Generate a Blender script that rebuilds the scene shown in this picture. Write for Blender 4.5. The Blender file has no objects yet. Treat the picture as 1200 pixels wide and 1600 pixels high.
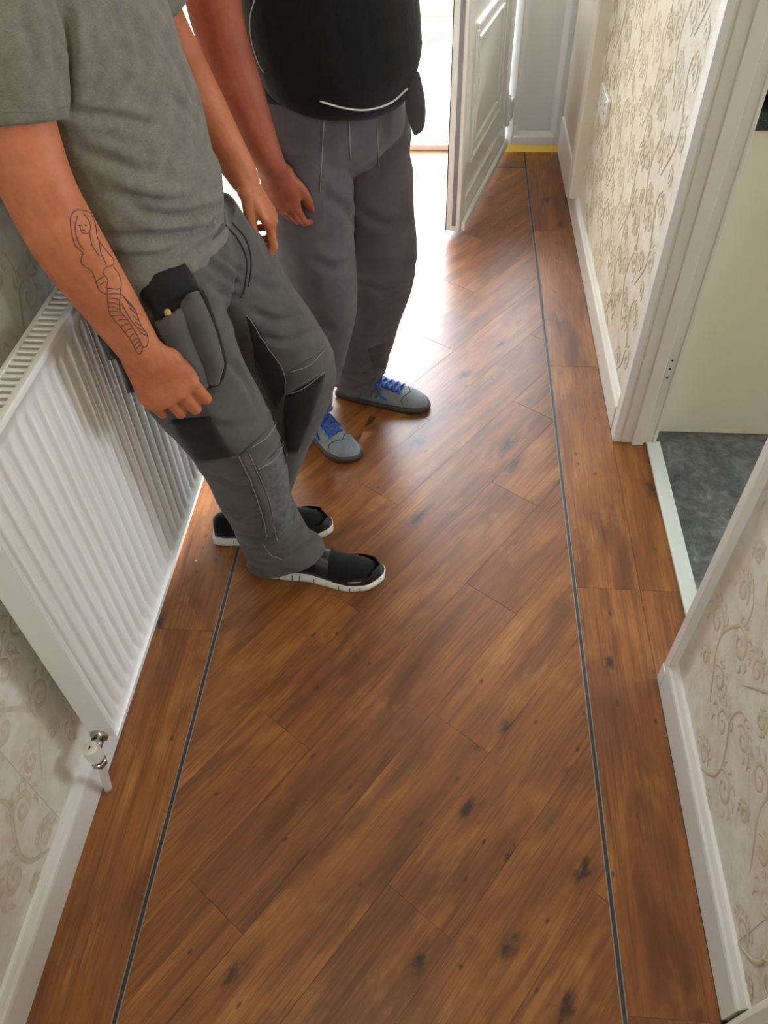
import bpy, bmesh, math, random
import numpy as np
from mathutils import Vector, Matrix, noise
from mathutils.bvhtree import BVHTree

random.seed(7)
np.random.seed(7)
scene = bpy.context.scene
C = scene.collection

# ------------------------------------------------------------------ camera
CAM_R = np.array([[0.99697, 0.03716, -0.06818],      # rows: world x, y, z ; columns: right, down, forward
                  [0.07351, -0.73640, 0.67254],
                  [-0.02522, -0.67552, -0.73692]])
CAM_P = np.array([0.0, 0.0, 1.60])
FPX = 1200.0
cd = bpy.data.cameras.new('camera')
cd.sensor_fit = 'VERTICAL'
cd.sensor_height = 24.0
cd.lens = FPX / 1600.0 * 24.0
cd.clip_start = 0.02
cam = bpy.data.objects.new('camera', cd)
C.objects.link(cam)
Mx = Matrix.Identity(4)
for i in range(3):
    Mx[i][0] = CAM_R[i][0]; Mx[i][1] = -CAM_R[i][1]; Mx[i][2] = -CAM_R[i][2]; Mx[i][3] = CAM_P[i]
cam.matrix_world = Mx
scene.camera = cam

# ------------------------------------------------------------------ world, sun, exposure
w = bpy.data.worlds.new('overcast_sky'); scene.world = w; w.use_nodes = True
bg = w.node_tree.nodes['Background']
bg.inputs['Color'].default_value = (0.80, 0.89, 1.0, 1)
bg.inputs['Strength'].default_value = 26.0
sun_d = bpy.data.lights.new('sun', 'SUN'); sun_d.energy = 9.0; sun_d.angle = math.radians(1.5); sun_d.color = (1.0, 0.95, 0.86)
sun = bpy.data.objects.new('sun', sun_d); C.objects.link(sun)
sun.rotation_euler = Vector((-0.50, -1.50, -0.83)).to_track_quat('-Z', 'Y').to_euler()
def portal(name, loc, aim, sx, sy):
    l = bpy.data.lights.new(name, 'AREA'); l.shape = 'RECTANGLE'; l.size = sx; l.size_y = sy
    l.cycles.is_portal = True
    o = bpy.data.objects.new(name, l); C.objects.link(o); o.location = loc
    o.rotation_euler = Vector(aim).to_track_quat('-Z', 'Z').to_euler()
portal('front_door_portal', (-0.05, 4.02, 1.18), (0, -1, 0), 1.18, 2.32)
portal('kitchen_window_portal', (3.06, 1.9, 1.5), (-1, 0, 0), 1.2, 1.0)
portal('fill_window_portal', (-0.08, -2.06, 1.65), (0, 1, 0), 0.6, 0.6)  # portal of the added window behind the camera
vs = scene.view_settings
vs.view_transform = 'Standard'; vs.look = 'None'; vs.gamma = 1.0; vs.use_curve_mapping = False
vs.exposure = -0.08

# ------------------------------------------------------------------ materials
def srgb(r, g, b):
    f = lambda c: ((c / 255.0) / 12.92) if c / 255.0 <= 0.04045 else (((c / 255.0) + 0.055) / 1.055) ** 2.4
    return (f(r), f(g), f(b), 1.0)
MATS = {}
class NB:
    def __init__(self, name):
        self.m = bpy.data.materials.new(name); self.m.use_nodes = True
        self.t = self.m.node_tree; self.b = self.t.nodes['Principled BSDF']
        MATS[name] = self.m
    def n(self, typ, **kw):
        nd = self.t.nodes.new(typ)
        for k, v in kw.items(): setattr(nd, k, v)
        return nd
    def l(self, a, b): self.t.links.new(a, b)
    def coord(self, kind='Object', scale=(1, 1, 1), loc=None, rnd=0.0):
        tc = self.n('ShaderNodeTexCoord'); mp = self.n('ShaderNodeMapping')
        mp.inputs['Scale'].default_value = scale
        src = tc.outputs[kind]
        if rnd:
            oi = self.n('ShaderNodeObjectInfo'); ml = self.n('ShaderNodeVectorMath', operation='SCALE')
            cb = self.n('ShaderNodeCombineXYZ')
            for i in range(3): self.l(oi.outputs['Random'], cb.inputs[i])
            self.l(cb.outputs[0], ml.inputs[0]); ml.inputs['Scale'].default_value = rnd
            ad = self.n('ShaderNodeVectorMath', operation='ADD')
            self.l(src, ad.inputs[0]); self.l(ml.outputs[0], ad.inputs[1]); src = ad.outputs[0]
        self.l(src, mp.inputs['Vector'])
        return mp.outputs[0]
    def noise(self, vec, scale, detail=3, rough=0.5, dist=0.0):
        nd = self.n('ShaderNodeTexNoise'); self.l(vec, nd.inputs['Vector'])
        nd.inputs['Scale'].default_value = scale; nd.inputs['Detail'].default_value = detail
        nd.inputs['Roughness'].default_value = rough; nd.inputs['Distortion'].default_value = dist
        return nd.outputs['Fac']
    def ramp(self, fac, stops):
        r = self.n('ShaderNodeValToRGB'); self.l(fac, r.inputs['Fac'])
        e = r.color_ramp.elements
        while len(e) < len(stops): e.new(0.5)
        for el, (p, c) in zip(e, stops):
            el.position = p; el.color = c if len(c) == 4 else (*c, 1)
        return r.outputs['Color']
    def mix(self, fac, a, b, mode='MIX'):
        mx = self.n('ShaderNodeMix', data_type='RGBA', blend_type=mode)
        for sock, v in ((mx.inputs[0], fac), (mx.inputs[6], a), (mx.inputs[7], b)):
            if isinstance(v, (float, int)): sock.default_value = v
            elif isinstance(v, tuple): sock.default_value = v
            else: self.l(v, sock)
        return mx.outputs[2]
    def bump(self, h, strength=0.3, dist=0.002, prev=None):
        bn = self.n('ShaderNodeBump'); bn.inputs['Strength'].default_value = strength
        bn.inputs['Distance'].default_value = dist
        self.l(h, bn.inputs['Height'])
        if prev is not None: self.l(prev, bn.inputs['Normal'])
        self.l(bn.outputs[0], self.b.inputs['Normal'])
        return bn.outputs[0]
    def base(self, c):
        if isinstance(c, tuple): self.b.inputs['Base Color'].default_value = c
        else: self.l(c, self.b.inputs['Base Color'])
    def set(self, rough=0.5, metal=0.0, spec=0.5, **kw):
        self.b.inputs['Roughness'].default_value = rough; self.b.inputs['Metallic'].default_value = metal
        self.b.inputs['Specular IOR Level'].default_value = spec
        for k, v in kw.items(): self.b.inputs[k].default_value = v

def simple(name, col, rough=0.5, metal=0.0, var=0.06, nscale=8.0, bump=0.0, bscale=60, spec=0.5, **kw):
    b = NB(name); v = b.coord()
    c2 = tuple(min(1, x * (1 - var * 2)) for x in col[:3]) + (1,)
    b.base(b.ramp(b.noise(v, nscale, 4), [(0.3, c2), (0.7, col)]))
    b.set(rough, metal, spec, **kw)
    if bump: b.bump(b.noise(v, bscale, 3), bump, 0.002)
    return b.m

def wood(name):
    b = NB(name)
    v = b.coord('Object', (1, 1, 1), rnd=40.0)
    def sc(s):
        mp = b.n('ShaderNodeMapping'); mp.inputs['Scale'].default_value = s; b.l(v, mp.inputs['Vector']); return mp.outputs[0]
    def mul(a, c):
        m = b.n('ShaderNodeMath', operation='MULTIPLY'); b.l(a, m.inputs[0])
        if isinstance(c, float): m.inputs[1].default_value = c
        else: b.l(c, m.inputs[1])
        return m.outputs[0]
    g3 = lambda x: (x, x, x)
    broad = b.noise(sc((2.2, 9.0, 1)), 1.0, 4, 0.6, 0.8)
    streak = b.noise(sc((3.0, 60.0, 1)), 1.0, 5, 0.65, 0.4)
    fine = b.noise(sc((9.0, 320.0, 1)), 1.0, 4, 0.7, 0.3)
    blot = b.noise(sc((6.0, 13.0, 1)), 1.0, 4, 0.65, 0.6)
    patch = b.noise(sc((2.6, 8.0, 1)), 1.0, 3, 0.5, 0.5)
    c = b.ramp(broad, [(0.26, srgb(96, 54, 24)), (0.45, srgb(130, 79, 36)), (0.58, srgb(148, 92, 44)), (0.76, srgb(174, 118, 58))])
    c = b.mix(b.ramp(blot, [(0.52, g3(0)), (0.74, g3(0.55))]), c, srgb(184, 128, 64))
    c = b.mix(b.ramp(streak, [(0.34, g3(0.65)), (0.52, g3(0))]), c, srgb(94, 53, 27))
    # cathedral figure, only in patches
    wv = b.n('ShaderNodeTexWave', wave_type='BANDS', bands_direction='Y'); b.l(sc((1.0, 9.0, 1)), wv.inputs['Vector'])
    wv.inputs['Scale'].default_value = 3.2; wv.inputs['Distortion'].default_value = 7.0; wv.inputs['Detail'].default_value = 2.0; wv.inputs['Detail Scale'].default_value = 0.8
    c = b.mix(mul(b.ramp(wv.outputs['Fac'], [(0.0, g3(0.34)), (0.35, g3(0))]), b.ramp(patch, [(0.48, g3(0)), (0.62, g3(1))])), c, srgb(78, 42, 24))
    # dark mineral streaks
    c = b.mix(mul(b.ramp(streak, [(0.44, g3(0)), (0.60, g3(0.95))]), b.ramp(b.noise(sc((2.0, 8.0, 1)), 1.0, 2, 0.5, 0.3), [(0.60, g3(0)), (0.70, g3(0.9))])), c, srgb(66, 36, 22))
    c = b.mix(b.ramp(fine, [(0.36, g3(0.45)), (0.5, g3(0))]), c, srgb(80, 44, 24))
    # knots
    nz_ = b.n('ShaderNodeTexNoise'); b.l(sc((26, 40, 1)), nz_.inputs['Vector']); nz_.inputs['Scale'].default_value = 1.0; nz_.inputs['Detail'].default_value = 5; nz_.inputs['Roughness'].default_value = 0.65
    ns = b.n('ShaderNodeVectorMath', operation='SCALE'); ns.inputs['Scale'].default_value = 0.5; b.l(nz_.outputs['Color'], ns.inputs[0])
    for scl, lim, dark, ramp_ in (((4.6, 10.5, 1), 0.83, srgb(44, 26, 19), [(0.05, g3(0.92)), (0.11, g3(0.5)), (0.15, g3(0.2)), (0.30, g3(0))]),
                                  ((24.0, 44.0, 1), 0.975, srgb(48, 28, 20), [(0.05, g3(0.85)), (0.14, g3(0.45)), (0.22, g3(0))])):
        vo = b.n('ShaderNodeTexVoronoi', feature='F1', voronoi_dimensions='2D'); vo.inputs['Scale'].default_value = 1.0
        ad = b.n('ShaderNodeVectorMath', operation='ADD'); b.l(sc(scl), ad.inputs[0]); b.l(ns.outputs[0], ad.inputs[1]); b.l(ad.outputs[0], vo.inputs['Vector'])
        sel = b.n('ShaderNodeSeparateColor'); b.l(vo.outputs['Color'], sel.inputs[0])
        on = b.n('ShaderNodeMath', operation='GREATER_THAN'); b.l(sel.outputs[0], on.inputs[0]); on.inputs[1].default_value = lim
        c = b.mix(mul(b.ramp(vo.outputs['Distance'], ramp_), on.outputs[0]), c, dark)
    oi = b.n('ShaderNodeObjectInfo')
    tone = b.ramp(oi.outputs['Random'], [(0.0, (0.90, 0.86, 0.83)), (0.5, (1.0, 0.98, 0.96)), (1.0, (1.07, 1.06, 1.03))])
    b.base(b.mix(1.0, c, tone, 'MULTIPLY'))
    b.set(0.34, 0, 0.55)
    rr = b.n('ShaderNodeMapRange'); b.l(fine, rr.inputs[0]); rr.inputs[3].default_value = 0.42; rr.inputs[4].default_value = 0.28
    b.l(rr.outputs[0], b.b.inputs['Roughness'])
    n1 = b.bump(b.noise(sc((5.0, 240.0, 1)), 1.0, 3, 0.6), 0.3, 0.0012)
    b.bump(b.noise(sc((6.0, 20.0, 1)), 1.0, 2), 0.10, 0.003, n1)
    return b.m

def wallpaper(name):
    b = NB(name); v = b.coord()
    n1 = b.noise(v, 9, 5, 0.6, 0.8); n2 = b.noise(v, 34, 4, 0.6)
    c = b.ramp(n1, [(0.33, srgb(212, 205, 186)), (0.5, srgb(224, 220, 208)), (0.68, srgb(231, 229, 221))])
    c = b.mix(b.ramp(n2, [(0.5, (0, 0, 0)), (0.62, (0.5, 0.5, 0.5))]), c, srgb(208, 198, 174))
    b.base(c); b.set(0.55, 0, 0.35)
    b.bump(b.noise(v, 90, 4, 0.6, 0.6), 0.3, 0.002)
    return b.m

def fabric(name, col, col2, scale=700, rough=0.9, bump=0.25, mott=40, heather=0.0):
    b = NB(name); v = b.coord()
    c = b.ramp(b.noise(v, mott, 4, 0.65), [(0.3, col2), (0.7, col)])
    if heather:
        h = b.noise(b.coord('Object', (1, 1, 6)), 260, 2, 0.7)
        c = b.mix(b.ramp(h, [(0.4, (heather,) * 3), (0.6, (0, 0, 0))]), c, tuple(x * 0.55 for x in col2[:3]) + (1,))
    b.base(c); b.set(rough, 0, 0.2)
    b.b.inputs['Sheen Weight'].default_value = 0.12
    n1 = b.bump(b.noise(v, scale, 2, 0.6), bump, 0.001)
    b.bump(b.noise(v, 22, 3, 0.55, 0.4), 0.35, 0.008, n1)
    return b.m

def skin_mat(name, col, col2):
    b = NB(name); v = b.coord()
    c = b.ramp(b.noise(v, 14, 4, 0.6), [(0.3, col2), (0.7, col)])
    c = b.mix(b.ramp(b.noise(v, 120, 3), [(0.35, (0.2, 0.2, 0.2)), (0.55, (0, 0, 0))]), c, tuple(x * 0.7 for x in col2[:3]) + (1,))
    b.base(c); b.set(0.58, 0, 0.3)
    b.b.inputs['Subsurface Weight'].default_value = 0.08
    b.b.inputs['Subsurface Radius'].default_value = (0.012, 0.005, 0.003)
    b.bump(b.noise(v, 420, 3), 0.12, 0.001)
    return b.m

wood('wood_plank')
wallpaper('wallpaper')
simple('scroll', srgb(216, 206, 180), 0.3, 0, 0.1, 30, 0.2, 120)
simple('plaster', srgb(214, 200, 180), 0.85, 0, 0.05)
simple('white_paint', srgb(222, 220, 214), 0.32, 0, 0.02, 6, 0.04, 30)
simple('cream_paint', srgb(214, 209, 192), 0.38, 0, 0.02, 6, 0.04, 30)
simple('ceiling_paint', srgb(226, 224, 218), 0.8)
simple('upvc', srgb(228, 228, 224), 0.25, 0, 0.015)
simple('radiator_white', srgb(226, 225, 218), 0.3, 0, 0.01)
simple('radiator_inner', srgb(60, 58, 52), 0.7)
simple('chrome', srgb(200, 196, 188), 0.18, 1.0, 0.05)
simple('grey_metal', srgb(138, 140, 148), 0.45, 0.3, 0.08)
simple('valve_plastic', srgb(222, 218, 208), 0.35, 0, 0.02)
simple('brass_yellow', srgb(222, 184, 70), 0.35, 0.25, 0.08)
simple('inlay', srgb(54, 49, 49), 0.45, 0, 0.1, 60)
simple('inlay_edge', srgb(150, 138, 128), 0.45, 0, 0.15, 90)
simple('threshold_metal', srgb(214, 220, 210), 0.35, 0.2, 0.03)
simple('cabinet_cream', srgb(222, 218, 190), 0.42, 0, 0.01)
simple('black_gloss', srgb(14, 13, 17), 0.15)
simple('black_plastic', srgb(20, 20, 22), 0.5)
simple('paving', srgb(225, 222, 214), 0.8, 0, 0.06, 3)
simple('leaf', srgb(92, 128, 70), 0.5, 0, 0.15)
simple('lawn', srgb(120, 150, 84), 0.9, 0, 0.15)
simple('dark_seal', srgb(40, 38, 36), 0.6)
simple('lamp_glass', srgb(240, 236, 225), 0.3)
simple('hair', srgb(60, 40, 26), 0.6, 0, 0.2, 60, 0.5, 200)
simple('eye', srgb(230, 226, 220), 0.2)
simple('lip', srgb(160, 92, 80), 0.5)
simple('tan_wood', srgb(196, 156, 92), 0.5)
simple('ink', srgb(100, 74, 62), 0.6)
simple('stitch', srgb(150, 148, 140), 0.8)
simple('stitch_dark', srgb(36, 36, 38), 0.9)
simple('white_sole', srgb(222, 218, 206), 0.6, 0, 0.06, 40)
simple('sole_groove', srgb(70, 66, 60), 0.8)
simple('gum_sole', srgb(62, 48, 40), 0.6)
simple('toe_gloss', srgb(26, 26, 28), 0.3)
simple('silver_print', srgb(150, 150, 148), 0.35, 0.4)
simple('crumb', srgb(236, 232, 224), 0.8)
simple('lace_blue', srgb(44, 88, 176), 0.8, 0, 0.15, 80)
fabric('tshirt_grey', srgb(130, 126, 114), srgb(106, 103, 93), 700, heather=0.45)
fabric('tshirt_black', srgb(22, 21, 24), srgb(14, 14, 16), 700)
fabric('work_grey', srgb(90, 87, 83), srgb(72, 70, 68), 500, mott=12)
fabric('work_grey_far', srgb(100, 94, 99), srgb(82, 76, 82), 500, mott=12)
fabric('work_black', srgb(34, 33, 34), srgb(24, 24, 25), 500)
fabric('shoe_black', srgb(18, 18, 20), srgb(12, 12, 13), 900, bump=0.5)
fabric('suede', srgb(140, 144, 146), srgb(100, 110, 124), 500, mott=26)
fabric('suede_stripe', srgb(104, 104, 102), srgb(84, 86, 88), 500)
fabric('knee_worn', srgb(104, 104, 100), srgb(66, 68, 68), 160, mott=60)
skin_mat('skin_tan', srgb(194, 120, 82), srgb(170, 96, 60))
skin_mat('skin_backlit', srgb(172, 98, 68), srgb(144, 74, 48))  # darker skin: the backlit shade on this person is put into the colour
def vinyl():
    b = NB('kitchen_vinyl'); v = b.coord()
    c = b.ramp(b.noise(v, 20, 8, 0.75, 0.5), [(0.34, srgb(52, 54, 54)), (0.5, srgb(84, 86, 84)), (0.62, srgb(112, 112, 108)), (0.72, srgb(150, 148, 142))])
    b.base(c); b.set(0.4); b.bump(b.noise(v, 60, 4), 0.15, 0.002)
def granite():
    b = NB('granite'); v = b.coord()
    c = b.ramp(b.noise(v, 260, 3, 0.7), [(0.5, srgb(26, 34, 30)), (0.62, srgb(44, 56, 48)), (0.7, srgb(150, 160, 150))])
    b.base(c); b.set(0.3)
vinyl(); granite()
def glass():
    b = NB('window_glass'); t = b.t
    tr = b.n('ShaderNodeBsdfTransparent'); gl = b.n('ShaderNodeBsdfGlossy'); gl.inputs['Roughness'].default_value = 0.02
    fr = b.n('ShaderNodeFresnel'); fr.inputs['IOR'].default_value = 1.45; mx = b.n('ShaderNodeMixShader')
    b.l(fr.outputs[0], mx.inputs[0]); b.l(tr.outputs[0], mx.inputs[1]); b.l(gl.outputs[0], mx.inputs[2])
    b.l(mx.outputs[0], t.nodes['Material Output'].inputs['Surface'])
glass()
def emit(name, col, s):
    b = NB(name); b.base(col); b.b.inputs['Emission Color'].default_value = col; b.b.inputs['Emission Strength'].default_value = s
emit('fill_lamp_glow', (1.0, 0.80, 0.50, 1), 15.0)  # glow of the added ceiling lamp

# ------------------------------------------------------------------ object helpers
def origin_of(parent):
    o = Vector((0, 0, 0))
    while parent is not None:
        o += parent.location; parent = parent.parent
    return o
def link(name, me, mat=None, parent=None, loc=None, smooth=False, rotz=0.0):
    o = bpy.data.objects.new(name, me); C.objects.link(o)
    if mat and me is not None and not me.materials: me.materials.append(MATS[mat])
    if parent is not None: o.parent = parent
    if loc is not None: o.location = Vector(loc) - origin_of(parent)
    if rotz: o.rotation_euler.z = rotz
    if smooth and me is not None:
        me.polygons.foreach_set('use_smooth', [True] * len(me.polygons))
    return o
def tag(o, label, cat=None, group=None, kind=None):
    if label: o['label'] = label
    if cat: o['category'] = cat
    if group: o['group'] = group
    if kind: o['kind'] = kind
    return o
def thing(name, loc, label, cat, group=None, kind=None):
    o = bpy.data.objects.new(name, None); C.objects.link(o); o.location = loc; o.empty_display_size = 0.1
    return tag(o, label, cat, group, kind)
def wmesh(name, verts, faces, mat, parent=None, smooth=False, base=None):
    """mesh given in WORLD coordinates; its origin goes to `base` (or its bottom centre)"""
    v = np.array(verts, dtype=float)
    if base is None:
        base = np.array([(v[:, 0].min() + v[:, 0].max()) / 2, (v[:, 1].min() + v[:, 1].max()) / 2, v[:, 2].min()])
    me = bpy.data.meshes.new(name)
    me.from_pydata((v - np.array(base)).tolist(), [], [list(map(int, f)) for f in faces]); me.update()
    return link(name, me, mat, parent, base, smooth)
def bm_obj(name, bm, mat, parent=None, smooth=False):
    bmesh.ops.recalc_face_normals(bm, faces=bm.faces)
    vs_ = [tuple(v.co) for v in bm.verts]; bm.verts.index_update()
    fs = [[v.index for v in f.verts] for f in bm.faces]; bm.free()
    return wmesh(name, vs_, fs, mat, parent, smooth)
def boxbm(bm, x0, x1, y0, y1, z0, z1, bevel=0.0, seg=1):
    r = bmesh.ops.create_cube(bm, size=1.0)
    for v in r['verts']:
        v.co = Vector((x0 + (v.co.x + 0.5) * (x1 - x0), y0 + (v.co.y + 0.5) * (y1 - y0), z0 + (v.co.z + 0.5) * (z1 - z0)))
    if bevel:
        es = list({e for v in r['verts'] for e in v.link_edges})
        bmesh.ops.bevel(bm, geom=es, offset=bevel, segments=seg, affect='EDGES', profile=0.5)
def box(name, x0, x1, y0, y1, z0, z1, mat, parent=None, bevel=0.0, seg=2):
    bm = bmesh.new(); boxbm(bm, x0, x1, y0, y1, z0, z1, bevel, seg)
    return bm_obj(name, bm, mat, parent)
def prism(name, prof, a0, a1, axis, mat, parent=None, smooth=False):
    """closed 2-D profile extruded along an axis: axis 'y' takes (x,z), 'x' takes (y,z), 'z' takes (x,y)"""
    n = len(prof); f = {'y': lambda p, t: (p[0], t, p[1]), 'x': lambda p, t: (t, p[0], p[1]), 'z': lambda p, t: (p[0], p[1], t)}[axis]
    V = [f(p, a0) for p in prof] + [f(p, a1) for p in prof]
    F = [[i, (i + 1) % n, n + (i + 1) % n, n + i] for i in range(n)] + [list(range(n))[::-1], list(range(n, 2 * n))]
    bm = bmesh.new(); bv = [bm.verts.new(v) for v in V]
    for q in F: bm.faces.new([bv[i] for i in q])
    return bm_obj(name, bm, mat, parent, smooth)
def catmull(P, n):
    P = np.array(P, float); m = len(P)
    if m == 2:
        t = np.linspace(0, 1, n)[:, None]; return P[0] * (1 - t) + P[1] * t
    Q = np.vstack([2 * P[0] - P[1], P, 2 * P[-1] - P[-2]])
    out = []
    for t in np.linspace(0, m - 1 - 1e-9, n):
        i = int(t); u = t - i; p0, p1, p2, p3 = Q[i], Q[i + 1], Q[i + 2], Q[i + 3]
        out.append(0.5 * (2 * p1 + (p2 - p0) * u + (2 * p0 - 5 * p1 + 4 * p2 - p3) * u * u + (3 * p1 - p0 - 3 * p2 + p3) * u ** 3))
    return np.array(out)
def tube(path, ra, rb=None, ref=(0, 0, 1), n=None, seg=20, cap=True, dome=True):
    """loft of ellipses along a path; ra = half-size along `ref`, rb = across it. returns (verts, faces)"""
    k = len(path); ra = np.array(ra if hasattr(ra, '__len__') else [ra] * k, float)
    rb = ra if rb is None else np.array(rb if hasattr(rb, '__len__') else [rb] * k, float)
    n = n or max(4, 6 * (k - 1))
    A = catmull(np.hstack([np.array(path, float), ra[:, None], rb[:, None]]), n)
    P, a, b = A[:, :3], np.maximum(A[:, 3], 1e-4), np.maximum(A[:, 4], 1e-4)
    T = np.gradient(P, axis=0); T /= np.linalg.norm(T, axis=1)[:, None] + 1e-12
    ref = np.array(ref, float)
    if dome and cap:
        pre = []; post = []
        for s in (0.85, 0.5):
            h = math.sqrt(1 - s * s)
            pre.append((P[0] - T[0] * h * min(a[0], b[0]) * 0.9, a[0] * s, b[0] * s)); post.append((P[-1] + T[-1] * h * min(a[-1], b[-1]) * 0.9, a[-1] * s, b[-1] * s))
        pre = pre[::-1]
        P = np.vstack([[q[0] for q in pre], P, [q[0] for q in post]]); a = np.r_[[q[1] for q in pre], a, [q[1] for q in post]]; b = np.r_[[q[2] for q in pre], b, [q[2] for q in post]]
        T = np.vstack([T[:1]] * 2 + [T] + [T[-1:]] * 2)
    V = []; F = []; th = np.linspace(0, 2 * math.pi, seg, endpoint=False)
    for p, t, aa, bb in zip(P, T, a, b):
        u = ref - t * np.dot(ref, t); u /= np.linalg.norm(u) + 1e-12; v = np.cross(t, u)
        V += [p + u * aa * math.cos(x) + v * bb * math.sin(x) for x in th]
    m = len(P)
    for i in range(m - 1):
        for j in range(seg):
            F.append([i * seg + j, i * seg + (j + 1) % seg, (i + 1) * seg + (j + 1) % seg, (i + 1) * seg + j])
    if cap:
        V.append(P[0]); V.append(P[-1]); c0 = len(V) - 2
        for j in range(seg):
            F.append([c0, (j + 1) % seg, j]); F.append([c0 + 1, (m - 1) * seg + j, (m - 1) * seg + (j + 1) % seg])
    return V, F
def merge(parts):
    V = []; F = []
    for v, f in parts:
        o = len(V); V += [tuple(p) for p in v]; F += [[i + o for i in q] for q in f]
    return V, F
def ball(c, r, ref=None, seg=16):
    c = np.array(c, float); r = np.array(r if hasattr(r, '__len__') else [r] * 3, float)
    V = [c + [0, 0, -r[2]]]; F = []
    for i in range(1, 9):
        ph = -math.pi / 2 + math.pi * i / 9
        V += [c + r * np.array([math.cos(ph) * math.cos(t), math.cos(ph) * math.sin(t), math.sin(ph)]) for t in np.linspace(0, 2 * math.pi, seg, endpoint=False)]
    V.append(c + [0, 0, r[2]])
    for j in range(seg): F.append([0, 1 + (j + 1) % seg, 1 + j])
    for i in range(7):
        for j in range(seg): F.append([1 + i * seg + j, 1 + i * seg + (j + 1) % seg, 1 + (i + 1) * seg + (j + 1) % seg, 1 + (i + 1) * seg + j])
    for j in range(seg): F.append([len(V) - 1, 1 + 7 * seg + j, 1 + 7 * seg + (j + 1) % seg])
    return V, F
def remesh(parts, voxel, smooth=6, fac=0.5):
    V, F = merge(parts)
    me = bpy.data.meshes.new('tmp'); me.from_pydata(V, [], F); me.update()
    o = bpy.data.objects.new('tmp', me); C.objects.link(o)
    m = o.modifiers.new('r', 'REMESH'); m.mode = 'VOXEL'; m.voxel_size = voxel; m.adaptivity = 0
    if smooth:
        s = o.modifiers.new('s', 'SMOOTH'); s.factor = fac; s.iterations = smooth
    dg = bpy.context.evaluated_depsgraph_get(); ev = o.evaluated_get(dg)
    m2 = bpy.data.meshes.new_from_object(ev)
    bpy.data.objects.remove(o); bpy.data.meshes.remove(me)
    co = np.empty(len(m2.vertices) * 3); m2.vertices.foreach_get('co', co); co = co.reshape(-1, 3)
    no = np.array([v.normal[:] for v in m2.vertices])
    F = [list(p.vertices) for p in m2.polygons]
    bpy.data.meshes.remove(m2)
    return co, no, F
def nz(p, s=(1, 1, 1), o=0.0):
    return noise.noise(Vector((p[0] * s[0] + o, p[1] * s[1] + o, p[2] * s[2] + o)))
def displace(co, no, fn):
    d = np.array([fn(p) for p in co]); return co + no * d[:, None]
def bvh_of(o):
    off = origin_of(o)
    me = o.data
    return BVHTree.FromPolygons([v.co + off for v in me.vertices], [list(p.vertices) for p in me.polygons])
def ray_px(x, y):
    d = CAM_R @ np.array([(x - 600.0) / FPX, (y - 800.0) / FPX, 1.0]); return Vector(d / np.linalg.norm(d))
def on_surface(bvh, x, y):
    h = bvh.ray_cast(Vector(CAM_P), ray_px(x, y))
    return (h[0], h[1]) if h[0] is not None else None
def strip_on(name, bvh, left, right, mat, parent, off=0.004, n=14, m=8, thick=0.003, bulge=0.0):
    """cloth piece laid on a body: two edge polylines seen from the front, mapped on the surface"""
    L = catmull(left, n); Rr = catmull(right, n); V = []; ok = {}
    Nn = []
    for i in range(n):
        for j in range(m):
            s = j / (m - 1); q = L[i] * (1 - s) + Rr[i] * s
            h = on_surface(bvh, q[0], q[1])
            if h is None: continue
            e = 4 * s * (1 - s) * bulge
            ok[(i, j)] = len(V); V.append(h[0] + h[1] * (off + e)); Nn.append(h[1])
    k = len(V); V2 = [tuple(v) for v in V] + [tuple(v - nn * (thick + off * 0.6)) for v, nn in zip(V, Nn)]
    F = []; edge = {}
    for i in range(n - 1):
        for j in range(m - 1):
            c = [(i, j), (i, j + 1), (i + 1, j + 1), (i + 1, j)]
            if all(q in ok for q in c):
                ids = [ok[q] for q in c]
                if max((Vector(V[a]) - Vector(V[b_])).length for a in ids for b_ in ids) > 0.09: continue
                F.append(ids); F.append([x + k for x in ids][::-1])
                for a, b_ in zip(ids, ids[1:] + ids[:1]):
                    if (b_, a) in edge: del edge[(b_, a)]
                    else: edge[(a, b_)] = 1
    for a, b_ in edge: F.append([b_, a, a + k, b_ + k])
    bm = bmesh.new(); bv = [bm.verts.new(v) for v in V2]
    for q in F:
        try: bm.faces.new([bv[i] for i in q])
        except ValueError: pass
    bmesh.ops.delete(bm, geom=[v for v in bm.verts if not v.link_faces], context='VERTS')
    if not bm.faces: bm.free(); return None
    o = bm_obj(name, bm, mat, parent, True)
    return o
def lines_on(name, bvh, polys, r, mat, parent, off=0.0005, step=3.0, seg=5):
    parts = []
    for pl in polys:
        pl = np.array(pl, float); L = np.linalg.norm(np.diff(pl, axis=0), axis=1).sum()
        P = catmull(pl, max(3, int(L / step))); run = []
        def flush():
            if len(run) >= 2: parts.append(tube(run, r, n=len(run), seg=seg, dome=False, ref=(0.3, 0.5, 0.8)))
        for q in P:
            h = on_surface(bvh, q[0], q[1])
            if h is None: flush(); run = []; continue
            pt = np.array(h[0] + h[1] * off)
            if run and np.linalg.norm(pt - run[-1]) > 0.05: flush(); run = []
            if not run or np.linalg.norm(pt - run[-1]) > 1e-4: run.append(pt)
        flush()
    if not parts: return None
    V, F = merge(parts)
    return wmesh(name, V, F, mat, parent, True)

# ================================================================== SETTING
XL, XR = -0.712, 0.548           # hall wall faces
YB, YF = -2.0, 3.93              # back wall face, front wall face
HC = 2.40
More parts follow.
